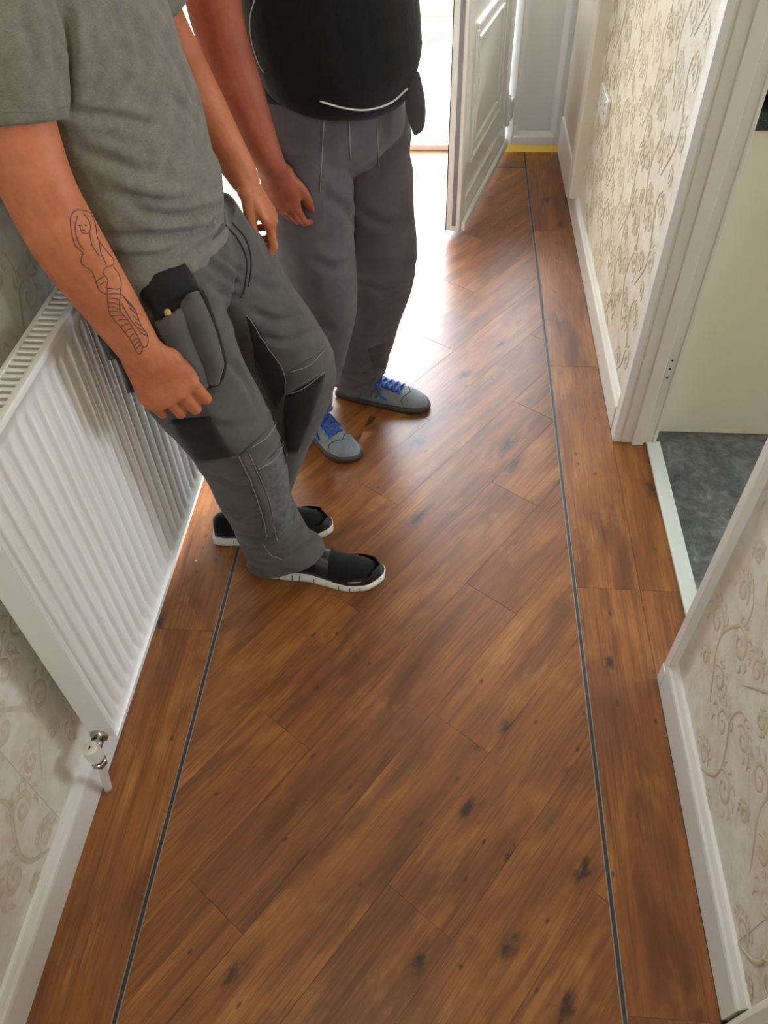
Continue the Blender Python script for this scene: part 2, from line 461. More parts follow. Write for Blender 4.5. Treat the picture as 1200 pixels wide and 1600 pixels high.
# ---- floor: sub base with planks as parts
def empty_struct(name, loc, label, cat): return thing(name, loc, label, cat, kind='structure')
floor = tag(box('floor', XL - 0.1, 0.628, YB, YF + 0.1, -0.08, -0.004, 'dark_seal'), 'wood-look plank floor of the hall with dark inlaid border strips', 'floor', kind='structure')
def clip(poly, nx, ny, d):
    out = []
    for i in range(len(poly)):
        p, q = poly[i], poly[(i + 1) % len(poly)]
        a = p[0] * nx + p[1] * ny - d; b = q[0] * nx + q[1] * ny - d
        if a <= 0: out.append(p)
        if (a < 0 < b) or (b < 0 < a):
            t = a / (a - b); out.append((p[0] + (q[0] - p[0]) * t, p[1] + (q[1] - p[1]) * t))
    return out
def plank(poly, ang, name='plank', mat='wood_plank', top=0.0):
    """poly in world xy; local x axis runs along the grain"""
    if len(poly) < 3: return
    cx = sum(p[0] for p in poly) / len(poly); cy = sum(p[1] for p in poly) / len(poly)
    area = 0.5 * abs(sum(poly[i][0] * poly[(i + 1) % len(poly)][1] - poly[(i + 1) % len(poly)][0] * poly[i][1] for i in range(len(poly))))
    if area < 2e-4: return
    ca, sa = math.cos(-ang), math.sin(-ang)
    loc = [((x - cx) * ca - (y - cy) * sa, (x - cx) * sa + (y - cy) * ca) for x, y in poly]
    n = len(loc); k = 1 - 0.0006 / math.sqrt(area)
    ins = [(x * k, y * k) for x, y in loc]
    V = [(x, y, -0.004) for x, y in loc] + [(x, y, -0.0005) for x, y in loc] + [(x, y, 0.0) for x, y in ins]
    F = [[i, (i + 1) % n, n + (i + 1) % n, n + i] for i in range(n)] + [[n + i, n + (i + 1) % n, 2 * n + (i + 1) % n, 2 * n + i] for i in range(n)] + [list(range(2 * n, 3 * n))]
    bm = bmesh.new(); bv = [bm.verts.new(v) for v in V]
    for q in F: bm.faces.new([bv[i] for i in q])
    bmesh.ops.recalc_face_normals(bm, faces=bm.faces)
    me = bpy.data.meshes.new(name); bm.to_mesh(me); bm.free()
    link(name, me, mat, floor, (cx, cy, top), rotz=ang)
SX0, SX1 = -0.530, 0.356         # inner edges of the inlay strips
SW = 0.011
YE = 3.705
PW, PL = 0.1555, 0.937
ANG = math.radians(54.5)
ca, sa = math.cos(ANG), math.sin(ANG)
GAP = 0.0004
for r in range(-40, 41):
    off = (r * 0.371) % 1.0 * PL
    for c in range(-8, 9):
        u0 = c * PL + off; u1 = u0 + PL - GAP; v0 = r * PW + 0.02; v1 = v0 + PW - GAP
        poly = [(u * ca - v * sa, u * sa + v * ca) for u, v in ((u0, v0), (u1, v0), (u1, v1), (u0, v1))]
        for nx, ny, d in ((-1, 0, -SX0), (1, 0, SX1), (0, 1, YE), (0, -1, 1.2)):
            poly = clip(poly, nx, ny, d)
            if len(poly) < 3: break
        if len(poly) >= 3: plank(poly, ANG)
def rect(x0, x1, y0, y1): return [(x0 + GAP, y0 + GAP), (x1 - GAP, y0 + GAP), (x1 - GAP, y1 - GAP), (x0 + GAP, y1 - GAP)]
for k in range(-2, 4):
    y0 = 1.223 + PL * k; y1 = y0 + PL
    plank(rect(SX1 + SW, 0.527, max(y0, -1.2), min(y1, YF)), math.pi / 2)
    y0 = 1.037 + PL * k; y1 = y0 + PL
    plank(rect(XL, SX0 - SW, max(y0, -1.2), min(y1, YF)), math.pi / 2)
plank(rect(0.527, 0.628, 0.955, 1.223), math.pi / 2); plank(rect(0.527, 0.628, 1.223, 1.80), math.pi / 2)
plank(rect(SX0, SX1 + 0.005, YE + 0.004, YF), 0.0)
for x0 in (SX0 - SW, SX1):
    box('inlay_strip', x0 + 0.002, x0 + SW - 0.002, -1.2, YE, -0.004, 0.0003, 'inlay', floor)
    for xx in (x0, x0 + SW - 0.002):
        box('inlay_edge', xx, xx + 0.002, -1.2, YE, -0.004, 0.0001, 'inlay_edge', floor)
box('inlay_strip', SX0, SX1, YE, YE + 0.004, -0.004, 0.0002, 'inlay', floor)
plank(rect(XL, XR, YB, -1.2), math.pi / 2)

# ---- walls
wl = tag(box('wall_left', XL - 0.1, XL, YB - 0.1, YF + 0.1, 0, HC, 'plaster'), 'left hall wall papered in cream damask behind the radiator', 'wall', kind='structure')
wr_far = tag(box('wall_right', XR, 0.652, 1.845, YF + 0.1, 0, HC, 'plaster'), 'right hall wall beyond the kitchen doorway papered in pale damask', 'wall', kind='structure')
wr_near = tag(box('wall_right', XR, 0.668, 0.285, 0.962, 0, HC, 'plaster'), 'short right hall wall in the foreground papered in cream damask', 'wall', kind='structure')
box('lintel', XR, 0.668, 0.962, 1.845, 2.03, HC, 'plaster', wr_near)
wr_back = tag(box('wall_right', XR, 0.668, YB - 0.1, -0.56, 0, HC, 'plaster'), 'right hall wall behind the camera', 'wall', kind='structure')
box('lintel', XR, 0.668, -0.56, 0.285, 2.03, HC, 'plaster', wr_back)
wf = tag(box('wall_front', XL, XR, YF, YF + 0.1, 2.34, HC, 'plaster'), 'wall above the open front door', 'wall', kind='structure')
wb = tag(box('wall_back', XL, XR, YB - 0.1, YB, 0, 1.35, 'plaster'), 'end wall of the hall behind the camera', 'wall', kind='structure')
box('wall_section', XL, -0.38, YB - 0.1, YB, 1.35, HC, 'plaster', wb); box('wall_section', 0.22, XR, YB - 0.1, YB, 1.35, HC, 'plaster', wb)
box('wall_section', -0.38, 0.22, YB - 0.1, YB, 1.95, HC, 'plaster', wb)
wn = thing('fill_window', (-0.08, YB - 0.05, 1.35), 'unseen small high window added behind the camera to fill the hall with daylight', 'window', kind='structure')  # unseen window, added so daylight fills the near end of the hall
for a in ((-0.38, -0.34, 1.35, 1.95), (0.18, 0.22, 1.35, 1.95), (-0.34, 0.18, 1.35, 1.39), (-0.34, 0.18, 1.91, 1.95)):
    box('window_frame', a[0], a[1], YB - 0.08, YB - 0.02, a[2], a[3], 'upvc', wn)
tag(box('ceiling', XL - 0.1, 3.1, YB - 0.1, YF + 0.1, HC, HC + 0.08, 'ceiling_paint'), 'white ceiling', 'ceiling', kind='structure')

# ---- wallpaper drops and raised scroll motifs
def wallpaper_drops(wall, x, sgn, y0, y1, seams, z0=0.02, z1=HC):
    ys = [y0] + [s for s in seams if y0 < s < y1] + [y1]
    for i in range(len(ys) - 1):
        t = 0.0012 + 0.0008 * (i % 2)
        box('wallpaper_drop', min(x, x + sgn * t), max(x, x + sgn * t), ys[i] + 0.0003, ys[i + 1] - 0.0003, z0, z1, 'wallpaper', wall)
def ribbon(pts, wid, h):
    P = catmull(pts, len(pts) * 3); V = []; F = []
    W = np.interp(np.linspace(0, 1, len(P)), np.linspace(0, 1, len(wid)), wid)
    T = np.gradient(P, axis=0); T /= np.linalg.norm(T, axis=1)[:, None] + 1e-9
    for p, t, ww in zip(P, T, W):
        nn = np.array([-t[1], t[0]])
        for s, hh in ((-1, 0.0), (-0.45, h), (0.45, h * 0.75), (1, 0.0)):
            q = p + nn * ww * s; V.append((0.0, q[0], q[1], hh))
    for i in range(len(P) - 1):
        for j in range(3): F.append([i * 4 + j, i * 4 + j + 1, (i + 1) * 4 + j + 1, (i + 1) * 4 + j])
    return V, F
def spiral(c, r0, r1, a0, turns, n=16):
    return [(c[0] + (r0 + (r1 - r0) * t) * math.cos(a0 + turns * 2 * math.pi * t), c[1] + (r0 + (r1 - r0) * t) * math.sin(a0 + turns * 2 * math.pi * t)) for t in np.linspace(0, 1, n)]
def motif_mesh(sgn, flip=1):
    parts = []
    def leaflets(c, r, a0, a1, n, ln):
        for k in range(n):
            a = a0 + (a1 - a0) * k / (n - 1); b0 = (c[0] + r * math.cos(a), c[1] + r * math.sin(a)); sw = 0.9 if a1 > a0 else -0.9
            p1 = (b0[0] + ln * 0.5 * math.cos(a + 0.35 * sw), b0[1] + ln * 0.5 * math.sin(a + 0.35 * sw)); p2 = (b0[0] + ln * math.cos(a + sw), b0[1] + ln * math.sin(a + sw))
            parts.append(ribbon([b0, p1, p2], [0.003, 0.0055, 0.0008], 0.0007))
    stem = [(-0.052, -0.150), (-0.020, -0.105), (0.012, -0.060), (0.018, -0.010), (-0.004, 0.040), (-0.030, 0.085), (-0.022, 0.130), (0.012, 0.158)]
    parts.append(ribbon(stem, [0.001, 0.0035, 0.0045, 0.005, 0.0045, 0.004, 0.003, 0.001], 0.0009))
    for c, r0, a0, tn, lf in (((0.052, -0.022), 0.036, math.pi * 1.02, -1.45, (2.4, -0.6)), ((-0.044, 0.042), 0.034, 0.1, 1.45, (0.8, 3.8)), ((-0.040, -0.082), 0.026, 0.2, 1.3, (0.9, 3.4)), ((0.022, 0.112), 0.027, 3.3, -1.35, (2.3, -0.4)), ((0.030, -0.118), 0.018, 2.6, -1.2, (1.8, -0.6))):
        parts.append(ribbon(spiral(c, r0, 0.004, a0, tn, 18), [0.003, 0.006, 0.0062, 0.005, 0.0042, 0.0035], 0.001))
        leaflets(c, r0 + 0.003, lf[0], lf[1], 6, r0 * 0.62)
    V = []; F = []
    for v, f in parts:
        o = len(V); V += [(sgn * (0.0002 + q[3]), flip * q[1], q[2]) for q in v]; F += [[i + o for i in (g if sgn * flip > 0 else g[::-1])] for g in f]
    me = bpy.data.meshes.new('scroll_motif'); me.from_pydata(V, [], F); me.update(); me.materials.append(MATS['scroll'])
    me.polygons.foreach_set('use_smooth', [True] * len(me.polygons))
    return me
MOT = {(a, b): motif_mesh(a, b) for a in (1, -1) for b in (1, -1)}
def motifs(wall, x, sgn, y0, y1, z0, z1):
    dy, dz = 0.158, 0.318; i = 0; y = y0
    while y <= y1:
        z = z0 + (dz / 2 if i % 2 else 0)
        while z <= z1:
            o = link('scroll_motif', MOT[(sgn, 1 if i % 2 else -1)], None, wall, (x + sgn * 0.0021, y, z)); z += dz
        y += dy; i += 1
wallpaper_drops(wl, XL, 1, YB, YF, [-0.54 + 0.53 * k + 0.53 * 0 for k in range(9)])
wallpaper_drops(wr_far, XR, -1, 1.845, YF, [2.3, 2.83, 3.36])
wallpaper_drops(wr_near, XR, -1, 0.285, 0.945, [0.39])
motifs(wl, XL, 1, 0.12, 1.35, 0.22, 1.5)
motifs(wr_near, XR, -1, 0.36, 0.90, 0.22, 1.3)
motifs(wr_far, XR, -1, 1.98, 3.2, 0.22, 1.35)

# ---- skirting
def skirting(name, x, sgn, y0, y1, label, mat='white_paint'):
    pr = [(0, 0), (0.018, 0), (0.018, 0.078), (0.0165, 0.086), (0.0125, 0.093), (0.010, 0.1), (0.007, 0.106), (0, 0.107)]
    o = prism(name, [(x + sgn * a, b) for a, b in pr], y0, y1, 'y', mat)
    tag(o, label, 'skirting board', kind='structure'); return o
skirting('baseboard_left', XL + 0.002, 1, YB, YF, 'white skirting board below the radiator wall')
skirting('baseboard_right', XR - 0.002, -1, 0.291, 0.95, 'white skirting board under the foreground wall on the right')
skirting('baseboard_right', XR - 0.002, -1, 1.846, YF - 0.03, 'white skirting board running to the front door frame')
skirting('baseboard_right', XR - 0.002, -1, YB, -0.64, 'white skirting board behind the camera on the right')
# small shoe moulding at the near corner + full height corner trim
t = thing('trim_1', (0.537, 0.955, 0), 'thin white corner trim at the near edge of the kitchen doorway', 'trim', kind='structure')
box('corner_strip', 0.529, XR + 0.004, 0.944, 0.970, 0.02, 2.03, 'white_paint', t, 0.002)
box('corner_block', 0.527, XR + 0.004, 0.940, 0.972, 0.0, 0.062, 'white_paint', t, 0.003)
box('jamb_board', XR, 0.67, 0.962, 0.975, 0.0, 2.03, 'white_paint', t)

# ---- kitchen doorway lining (door taken off)
dl = thing('door_2', (0.60, 1.79, 0), 'painted door lining and architrave of the kitchen doorway', 'door frame', kind='structure')
prism('architrave', [(0.528, 1.788), (0.528, 1.832), (0.532, 1.842), (0.540, 1.850), (XR + 0.002, 1.850), (XR + 0.002, 1.788)], 0.0, 2.09, 'z', 'white_paint', dl)
prism('lining', [(0.546, 1.786), (0.5495, 1.786), (0.552, 1.790), (0.5545, 1.786), (0.646, 1.786), (0.646, 1.846), (0.546, 1.846)], 0.0, 2.03, 'z', 'cream_paint', dl)
box('door_stop', 0.582, 0.616, 1.7725, 1.787, 0.0, 2.03, 'cream_paint', dl, 0.0015)
box('architrave', 0.644, 0.654, 1.778, 1.842, 0.0, 2.09, 'cream_paint', dl, 0.002)
box('head_lining', 0.546, 0.672, 0.975, 1.786, 2.01, 2.03, 'cream_paint', dl)
hp = box('hinge_plate', 0.622, 0.640, 1.7845, 1.7862, 0.236, 0.318, 'threshold_metal', dl, 0.0006)
for z in (0.248, 0.277, 0.306):
    V, F = tube([(0.631, 1.7836, z), (0.631, 1.7850, z)], 0.0034, n=2, seg=8, dome=False, ref=(0, 0, 1)); wmesh('screw', V, F, 'dark_seal', hp)
box('threshold_bar', 0.626, 0.668, 0.972, 1.787, -0.004, 0.007, 'threshold_metal', dl, 0.003)

# near doorway on the right (closed door, only its frame shows)
d3 = thing('door_3', (0.57, -0.14, 0), 'closed white door with cream frame in the right wall nearest the camera', 'door', kind='structure')
prism('architrave', [(0.524, 0.222), (0.524, 0.272), (0.530, 0.284), (0.540, 0.290), (0.552, 0.290), (0.552, 0.222)], 0.0, 2.09, 'z', 'cream_paint', d3)
box('architrave', 0.528, 0.552, -0.62, -0.56, 0, 2.09, 'cream_paint', d3, 0.004)
box('lining', 0.552, 0.67, 0.235, 0.285, 0, 2.03, 'cream_paint', d3); box('lining', 0.552, 0.67, -0.56, -0.54, 0, 2.03, 'cream_paint', d3)
box('leaf', 0.60, 0.64, -0.54, 0.235, 0.005, 2.03, 'white_paint', d3, 0.002)

# ---- kitchen
tag(box('floor', 0.628, 3.0, 0.0, 3.3, -0.08, -0.002, 'kitchen_vinyl'), 'mottled grey vinyl floor of the kitchen', 'floor', kind='structure')
kw = tag(box('wall_kitchen', 3.0, 3.1, 0.0, 3.3, 0, 1.0, 'plaster'), 'kitchen wall with the window', 'wall', kind='structure')
box('wall_section', 3.0, 3.1, 0.0, 1.3, 1.0, HC, 'plaster', kw); box('wall_section', 3.0, 3.1, 2.5, 3.3, 1.0, HC, 'plaster', kw); box('wall_section', 3.0, 3.1, 1.3, 2.5, 2.0, HC, 'plaster', kw)
tag(box('wall_kitchen', 0.668, 3.1, 3.3, 3.4, 0, HC, 'plaster'), 'kitchen end wall beyond the cabinet', 'wall', kind='structure')
tag(box('wall_kitchen', 0.668, 3.1, -0.1, 0.0, 0, HC, 'plaster'), 'kitchen end wall on the camera side', 'wall', kind='structure')
kwn = thing('window_2', (3.05, 1.9, 1.0), 'kitchen window with white frame', 'window', kind='structure')
for a in ((1.3, 1.35, 1.0, 2.0), (2.45, 2.5, 1.0, 2.0), (1.35, 2.45, 1.0, 1.05), (1.35, 2.45, 1.95, 2.0), (1.88, 1.92, 1.05, 1.95)):
    box('window_frame', 3.02, 3.08, a[0], a[1], a[2], a[3], 'upvc', kwn)
cab = thing('kitchen_cabinet', (1.0, 2.3, 0), 'cream base cabinet with a plain end panel beyond the kitchen doorway', 'cabinet')
box('end_panel', 0.662, 1.30, 1.840, 1.858, 0.0, 0.895, 'cabinet_cream', cab, 0.001)
box('carcass', 0.67, 1.26, 1.858, 3.28, 0.1, 0.895, 'cabinet_cream', cab)
for k in range(3):
    d = box('door', 1.262, 1.28, 1.862 + k * 0.47, 1.862 + k * 0.47 + 0.465, 0.12, 0.885, 'cabinet_cream', cab, 0.002)
    box('handle', 1.28, 1.30, 1.90 + k * 0.47, 1.912 + k * 0.47, 0.65, 0.80, 'chrome', d, 0.003)
box('plinth', 1.2, 1.22, 1.858, 3.28, 0, 0.1, 'cabinet_cream', cab)
tag(box('worktop', 0.656, 1.32, 1.825, 3.29, 0.8955, 0.935, 'granite', None, 0.004), 'dark green speckled worktop on the cream kitchen cabinet', 'worktop')
mw = thing('microwave', (0.95, 2.1, 0.935), 'glossy black appliance standing on the dark kitchen worktop', 'appliance')
box('body', 0.665, 1.18, 1.87, 2.25, 0.945, 1.24, 'black_gloss', mw, 0.012); box('door', 1.181, 1.20, 1.88, 2.14, 0.955, 1.23, 'black_gloss', mw, 0.004)
for k in range(4): box('foot', 0.70 + 0.42 * (k % 2), 0.73 + 0.42 * (k % 2), 1.89 + 0.3 * (k // 2), 1.92 + 0.3 * (k // 2), 0.935, 0.946, 'black_plastic', mw)
box('vent', 0.70, 1.15, 1.867, 1.871, 1.14, 1.2, 'black_plastic', mw)

# ---- front door, frame and fixed side panel
df = thing('door_1', (-0.15, YF, 0), 'white front door frame with fixed panel and brass coloured sill', 'door frame', kind='structure')
Y0 = 3.895
box('frame_post', -0.700, -0.640, Y0, YF + 0.06, 0.0, 2.34, 'upvc', df, 0.004)
box('frame_post', 0.248, 0.300, Y0, YF + 0.06, 0.028, 2.06, 'upvc', df, 0.004)
box('frame_post', 0.500, 0.548, Y0, YF + 0.06, 0.028, 2.34, 'upvc', df, 0.004)
box('frame_rail', 0.300, 0.500, Y0, YF + 0.06, 0.028, 0.068, 'upvc', df, 0.004)
box('frame_rail', 0.300, 0.500, Y0, YF + 0.06, 0.70, 0.76, 'upvc', df, 0.004)
box('frame_head', -0.640, 0.548, Y0, YF + 0.06, 2.0, 2.06, 'upvc', df, 0.004)
for a in ((0.300, 0.324, 0.066, 0.70), (0.476, 0.500, 0.066, 0.70)):
    prism('glazing_bead', [(a[0], Y0 + 0.004), (a[1], Y0 + 0.004), ((a[1] if a[0] < 0.4 else a[0]), Y0 + 0.022), ((a[0] if a[0] < 0.4 else a[1]), Y0 + 0.03)] if a[0] < 0.4 else [(a[0], Y0 + 0.022), (a[1], Y0 + 0.004), (a[1], Y0 + 0.03), (a[0], Y0 + 0.03)], a[2], a[3], 'z', 'upvc', df)
prism('glazing_bead', [(Y0 + 0.004, 0.066), (Y0 + 0.03, 0.066), (Y0 + 0.022, 0.092)], 0.3, 0.5, 'x', 'upvc', df)
box('infill_panel', 0.318, 0.482, Y0 + 0.02, Y0 + 0.05, 0.07, 0.70, 'upvc', df, 0.001)
g = box('added_pane', 0.300, 0.500, Y0 + 0.03, Y0 + 0.036, 0.76, 2.0, 'window_glass', df)  # unseen glass over the side panel, made large to let more daylight in
box('added_transom', -0.64, 0.50, Y0 + 0.03, Y0 + 0.036, 2.06, 2.34, 'window_glass', df)  # unseen fanlight, added so door glare reaches further along the floor
prism('threshold_strip', [(Y0 - 0.012, 0.0), (Y0 + 0.06, 0.0), (Y0 + 0.06, 0.03), (Y0 - 0.002, 0.03)], 0.255, 0.535, 'x', 'brass_yellow', df)
box('sill', -0.66, 0.26, Y0, YF + 0.08, 0.0, 0.03, 'upvc', df, 0.004)
# boxed pilaster and casing on the right in front of the frame
pc = thing('trim_2', (0.53, 3.5, 0.1), 'cream painted casing board standing on the skirting near the front door', 'trim', kind='structure')
prism('casing', [(0.502, 3.185), (0.502, 3.25), (0.509, 3.262), (0.512, 3.30), (0.524, 3.306), (XR + 0.001, 3.306), (XR + 0.001, 3.180), (0.508, 3.180)], 0.100, 2.06, 'z', 'cream_paint', pc)
box('plaster_edge', 0.520, XR + 0.002, 3.31, 3.84, 0.108, 2.06, 'plaster', pc)
box('plinth_board', 0.5105, XR, 3.318, 3.80, 0.04, 0.20, 'white_paint', pc, 0.004)
# door leaf, standing open into the hall
HX, HY = 0.235, 3.885; fx, fy = 0.022, 3.015
dx, dy = fx - HX, fy - HY; LW = math.hypot(dx, dy); LA = math.atan2(dy, dx)
fd = thing('front_door', (HX, HY, 0.0), 'white panelled front door standing open into the hall', 'door')
def leaf(name, u0, u1, v0, v1, z0, z1, mat, parent, bevel=0.0):
    """u along the leaf from the hinge, v across its thickness (positive = towards the right hand wall)"""
    bm = bmesh.new(); boxbm(bm, u0, u1, v0, v1, z0, z1, bevel, 2)
    R2 = Matrix.Rotation(LA, 4, 'Z')
    for v in bm.verts: v.co = R2 @ v.co + Vector((HX, HY, 0))
    return bm_obj(name, bm, mat, parent)
# stile and rail frame, the panel sits back between them; +v faces the right wall
ST = 0.085
leaf('stile', 0.0, ST, -0.03, 0.03, 0.035, 2.0, 'upvc', fd, 0.005)
leaf('stile', LW - ST, LW, -0.03, 0.03, 0.035, 2.0, 'upvc', fd, 0.005)
leaf('rail', ST, LW - ST, -0.03, 0.03, 0.035, 0.145, 'upvc', fd, 0.005)
leaf('rail', ST, LW - ST, -0.03, 0.03, 1.9, 2.0, 'upvc', fd, 0.005)
pn = leaf('panel', ST - 0.002, LW - ST + 0.002, -0.018, 0.018, 0.145, 0.86, 'upvc', fd)
leaf('rail', ST, LW - ST, -0.03, 0.03, 0.86, 0.95, 'upvc', fd, 0.005)
leaf('added_pane', ST - 0.002, LW - ST + 0.002, -0.006, 0.006, 0.95, 1.9, 'window_glass', fd)  # unseen upper glazing of the leaf, added to bring in more light
def moulding(u0, u1, z0, z1):
    for k, (wd, pr, ins) in enumerate(((0.022, 0.028, 0.0), (0.016, 0.026, 0.055))):
        a0, a1, b0, b1 = u0 + ins, u1 - ins, z0 + ins, z1 - ins
        for q in ((a0, a1, b0, b0 + wd), (a0, a1, b1 - wd, b1), (a0, a0 + wd, b0 + wd, b1 - wd), (a1 - wd, a1, b0 + wd, b1 - wd)):
            leaf('moulding', q[0], q[1], -pr, pr, q[2], q[3], 'upvc', pn, 0.006)
moulding(0.17, LW - 0.17, 0.245, 0.745)
leaf('seal', -0.004, LW + 0.0004, -0.0305, -0.027, 0.034, 2.002, 'dark_seal', fd)
leaf('lock_strip', LW + 0.0003, LW + 0.0026, -0.004, 0.012, 0.06, 1.98, 'grey_metal', fd)
leaf('weather_bar', 0.02, LW - 0.01, 0.03, 0.05, 0.036, 0.075, 'upvc', fd, 0.006)
for z in (0.20, 1.05, 1.8):
    h = leaf('hinge', -0.03, 0.03, 0.020, 0.052, z - 0.045, z + 0.045, 'upvc', fd, 0.006)
    V, F = tube([(HX + 0.03, HY - 0.03, z - 0.06), (HX + 0.03, HY - 0.03, z + 0.06)], 0.011, seg=12, ref=(1, 0, 0)); wmesh('hinge_pin', V, F, 'upvc', h, True)
hd = leaf('handle_plate', LW - 0.06, LW - 0.03, 0.03, 0.036, 0.92, 1.16, 'chrome', fd, 0.002)
leaf('lever', LW - 0.17, LW - 0.03, 0.06, 0.075, 1.06, 1.08, 'chrome', hd, 0.006); leaf('spindle', LW - 0.055, LW - 0.035, 0.034, 0.075, 1.06, 1.08, 'chrome', hd, 0.004)

# ---- socket on the far right wall
so = thing('socket', (XR - 0.006, 2.965, 0.5), 'white double socket low on the far right wall', 'socket')
box('plate', XR - 0.014, XR - 0.0015, 2.865, 3.05, 0.502, 0.59, 'white_paint', so, 0.002)
for y in (2.915, 3.0):
    for a, b, z0, z1 in ((-0.004, 0.004, 0.555, 0.568), (-0.016, -0.007, 0.535, 0.540), (0.007, 0.016, 0.535, 0.540)):
        box('pin_hole', XR - 0.0146, XR - 0.0139, y + a, y + b, z0, z1, 'dark_seal', so)
    box('switch', XR - 0.018, XR - 0.0135, y - 0.03 + 0.0, y - 0.02, 0.560, 0.580, 'white_paint', so, 0.001)

# ---- outside
tag(box('ground', -6, 8, YF + 0.1, 14, -0.2, -0.06, 'paving'), 'bright sunlit paving outside the front door', 'paving', kind='structure')
lw = tag(box('lawn', -4, 4, 6.3, 6.75, -0.06, -0.02, 'lawn', None, 0.02), 'strip of green lawn beyond the paving outside', 'lawn', kind='stuff')
def leafy(name, loc, n, ln, label):
    r = thing(name, loc, label, 'plant', 'plants outside the door')
    for k in range(n):
        a = k * 2.399; l = ln * random.uniform(0.7, 1.0); up = random.uniform(0.3, 0.8)
        P = [(0, 0, 0), (l * 0.5 * math.cos(a), l * 0.5 * math.sin(a), l * up * 0.6), (l * math.cos(a), l * math.sin(a), l * up * 0.45)]
        V, F = tube([np.array(p) + loc for p in P], [0.004, 0.03, 0.002], [0.002, 0.004, 0.001], ref=(-math.sin(a), math.cos(a), 0), n=7, seg=6, dome=False)
        wmesh('leaf', V, F, 'leaf', r, True)
leafy('garden_plant', (-0.2, 5.7, -0.06), 16, 0.28, 'green leafy plant on the paving beside the open door')
leafy('garden_plant', (0.42, 5.95, -0.06), 16, 0.26, 'green leafy plant on the paving half hidden by the door edge')

# ---- unseen ceiling lamp, added as warm fill for the near hall
cl = thing('fill_lamp', (-0.1, 0.2, HC), 'unseen round ceiling lamp added as warm fill in the hall', 'lamp')
V, F = tube([(-0.1, 0.2, HC - 0.03), (-0.1, 0.2, HC - 0.001)], [0.17, 0.17], seg=32, n=3, ref=(1, 0, 0), dome=False); wmesh('base', V, F, 'white_paint', cl, True)
V, F = tube([(-0.1, 0.2, HC - 0.10), (-0.1, 0.2, HC - 0.03)], [0.11, 0.155], seg=32, n=5, ref=(1, 0, 0)); wmesh('shade', V, F, 'fill_lamp_glow', cl, True)

# ================================================================== RADIATOR
RX0, RX1 = -0.666, -0.613; RY0, RY1 = 0.655, 1.53; RZ0, RZ1 = 0.195, 0.905
rad = thing('radiator', (-0.645, 1.09, 0.0), 'white fluted panel radiator on the left wall', 'radiator')
# fluted front panel: height field over (y,z)
pitch = 0.0335
ny = int((RY1 - RY0) / pitch * 12); ys = np.linspace(RY0, RY1, ny)
zs = [RZ0, RZ0 + 0.03, RZ0 + 0.036, RZ0 + 0.042, RZ0 + 0.056, RZ1 - 0.056, RZ1 - 0.042, RZ1 - 0.036, RZ1 - 0.03, RZ1]
wz = [0, 0, 0.25, 0.7, 1, 1, 0.7, 0.25, 0, 0]
V = []; F = []
for yy in ys:
    ph = ((yy - RY0 - 0.012) / pitch) % 1.0
    g = 0.5 - 0.5 * math.cos(2 * math.pi * ph); g = min(1.0, max(0.0, (g - 0.22) / 0.42)); g = g * g * (3 - 2 * g)
    edge = 1.0 if RY0 + 0.014 < yy < RY1 - 0.014 else 0.0
    for z, wv in zip(zs, wz):
        V.append((RX1 - 0.009 * (1 - g) * wv * edge, yy, z))
nzs = len(zs)
for i in range(ny - 1):
    for j in range(nzs - 1): F.append([i * nzs + j, (i + 1) * nzs + j, (i + 1) * nzs + j + 1, i * nzs + j + 1])
k = len(V); V += [(RX1 - 0.012, v[1], v[2]) for v in V]; F += [[a + k for a in q[::-1]] for q in F]
def rim(idx):
    for a, b_ in zip(idx, idx[1:]): F.append([b_, a, a + k, b_ + k])
rim([i * nzs for i in range(ny)][::-1]); rim([i * nzs + nzs - 1 for i in range(ny)])
rim([j for j in range(nzs)]); rim([(ny - 1) * nzs + j for j in range(nzs)][::-1])
fp = wmesh('front_panel', V, F, 'radiator_white', rad, True)
for p_ in fp.data.polygons:
    if abs(p_.normal.x) < 0.2: p_.use_smooth = False
for y0, y1 in ((RY0 - 0.001, RY0 + 0.002), (RY1 - 0.002, RY1 + 0.001)):
    box('side_panel', RX0, RX1 - 0.001, y0, y1, RZ0 + 0.002, RZ1 - 0.001, 'radiator_white', rad, 0.0006)
box('back_panel', RX0, RX0 + 0.012, RY0 + 0.002, RY1 - 0.002, RZ0 + 0.01, RZ1 - 0.02, 'radiator_white', rad, 0.003)
box('convector', RX0 + 0.014, RX1 - 0.014, RY0 + 0.01, RY1 - 0.01, RZ0 + 0.05, RZ1 - 0.05, 'radiator_inner', rad)
gr = box('top_grille', RX0, RX0 + 0.008, RY0, RY1, RZ1 - 0.012, RZ1 + 0.001, 'radiator_white', rad, 0.001)
box('grille_edge', RX1 - 0.010, RX1 + 0.0005, RY0, RY1, RZ1 - 0.012, RZ1 + 0.001, 'radiator_white', gr, 0.002)
ns = 56
sm = None
for i in range(ns):
    y = RY0 + 0.004 + (RY1 - RY0 - 0.008) * (i + 0.5) / ns
    if sm is None:
        s0 = box('slat', RX0 + 0.007, RX1 - 0.009, y - 0.0036, y + 0.0036, RZ1 - 0.010, RZ1 - 0.0005, 'radiator_white', gr, 0.001, 1); sm = (s0, y)
    else:
        c = s0.copy(); C.objects.link(c); c.parent = gr; c.location = s0.location + Vector((0, y - sm[1], 0))
for y in (RY0 + 0.15, RY1 - 0.15): box('bracket', XL + 0.004, RX0 + 0.002, y - 0.02, y + 0.02, RZ0 + 0.05, RZ1 - 0.05, 'radiator_white', rad)
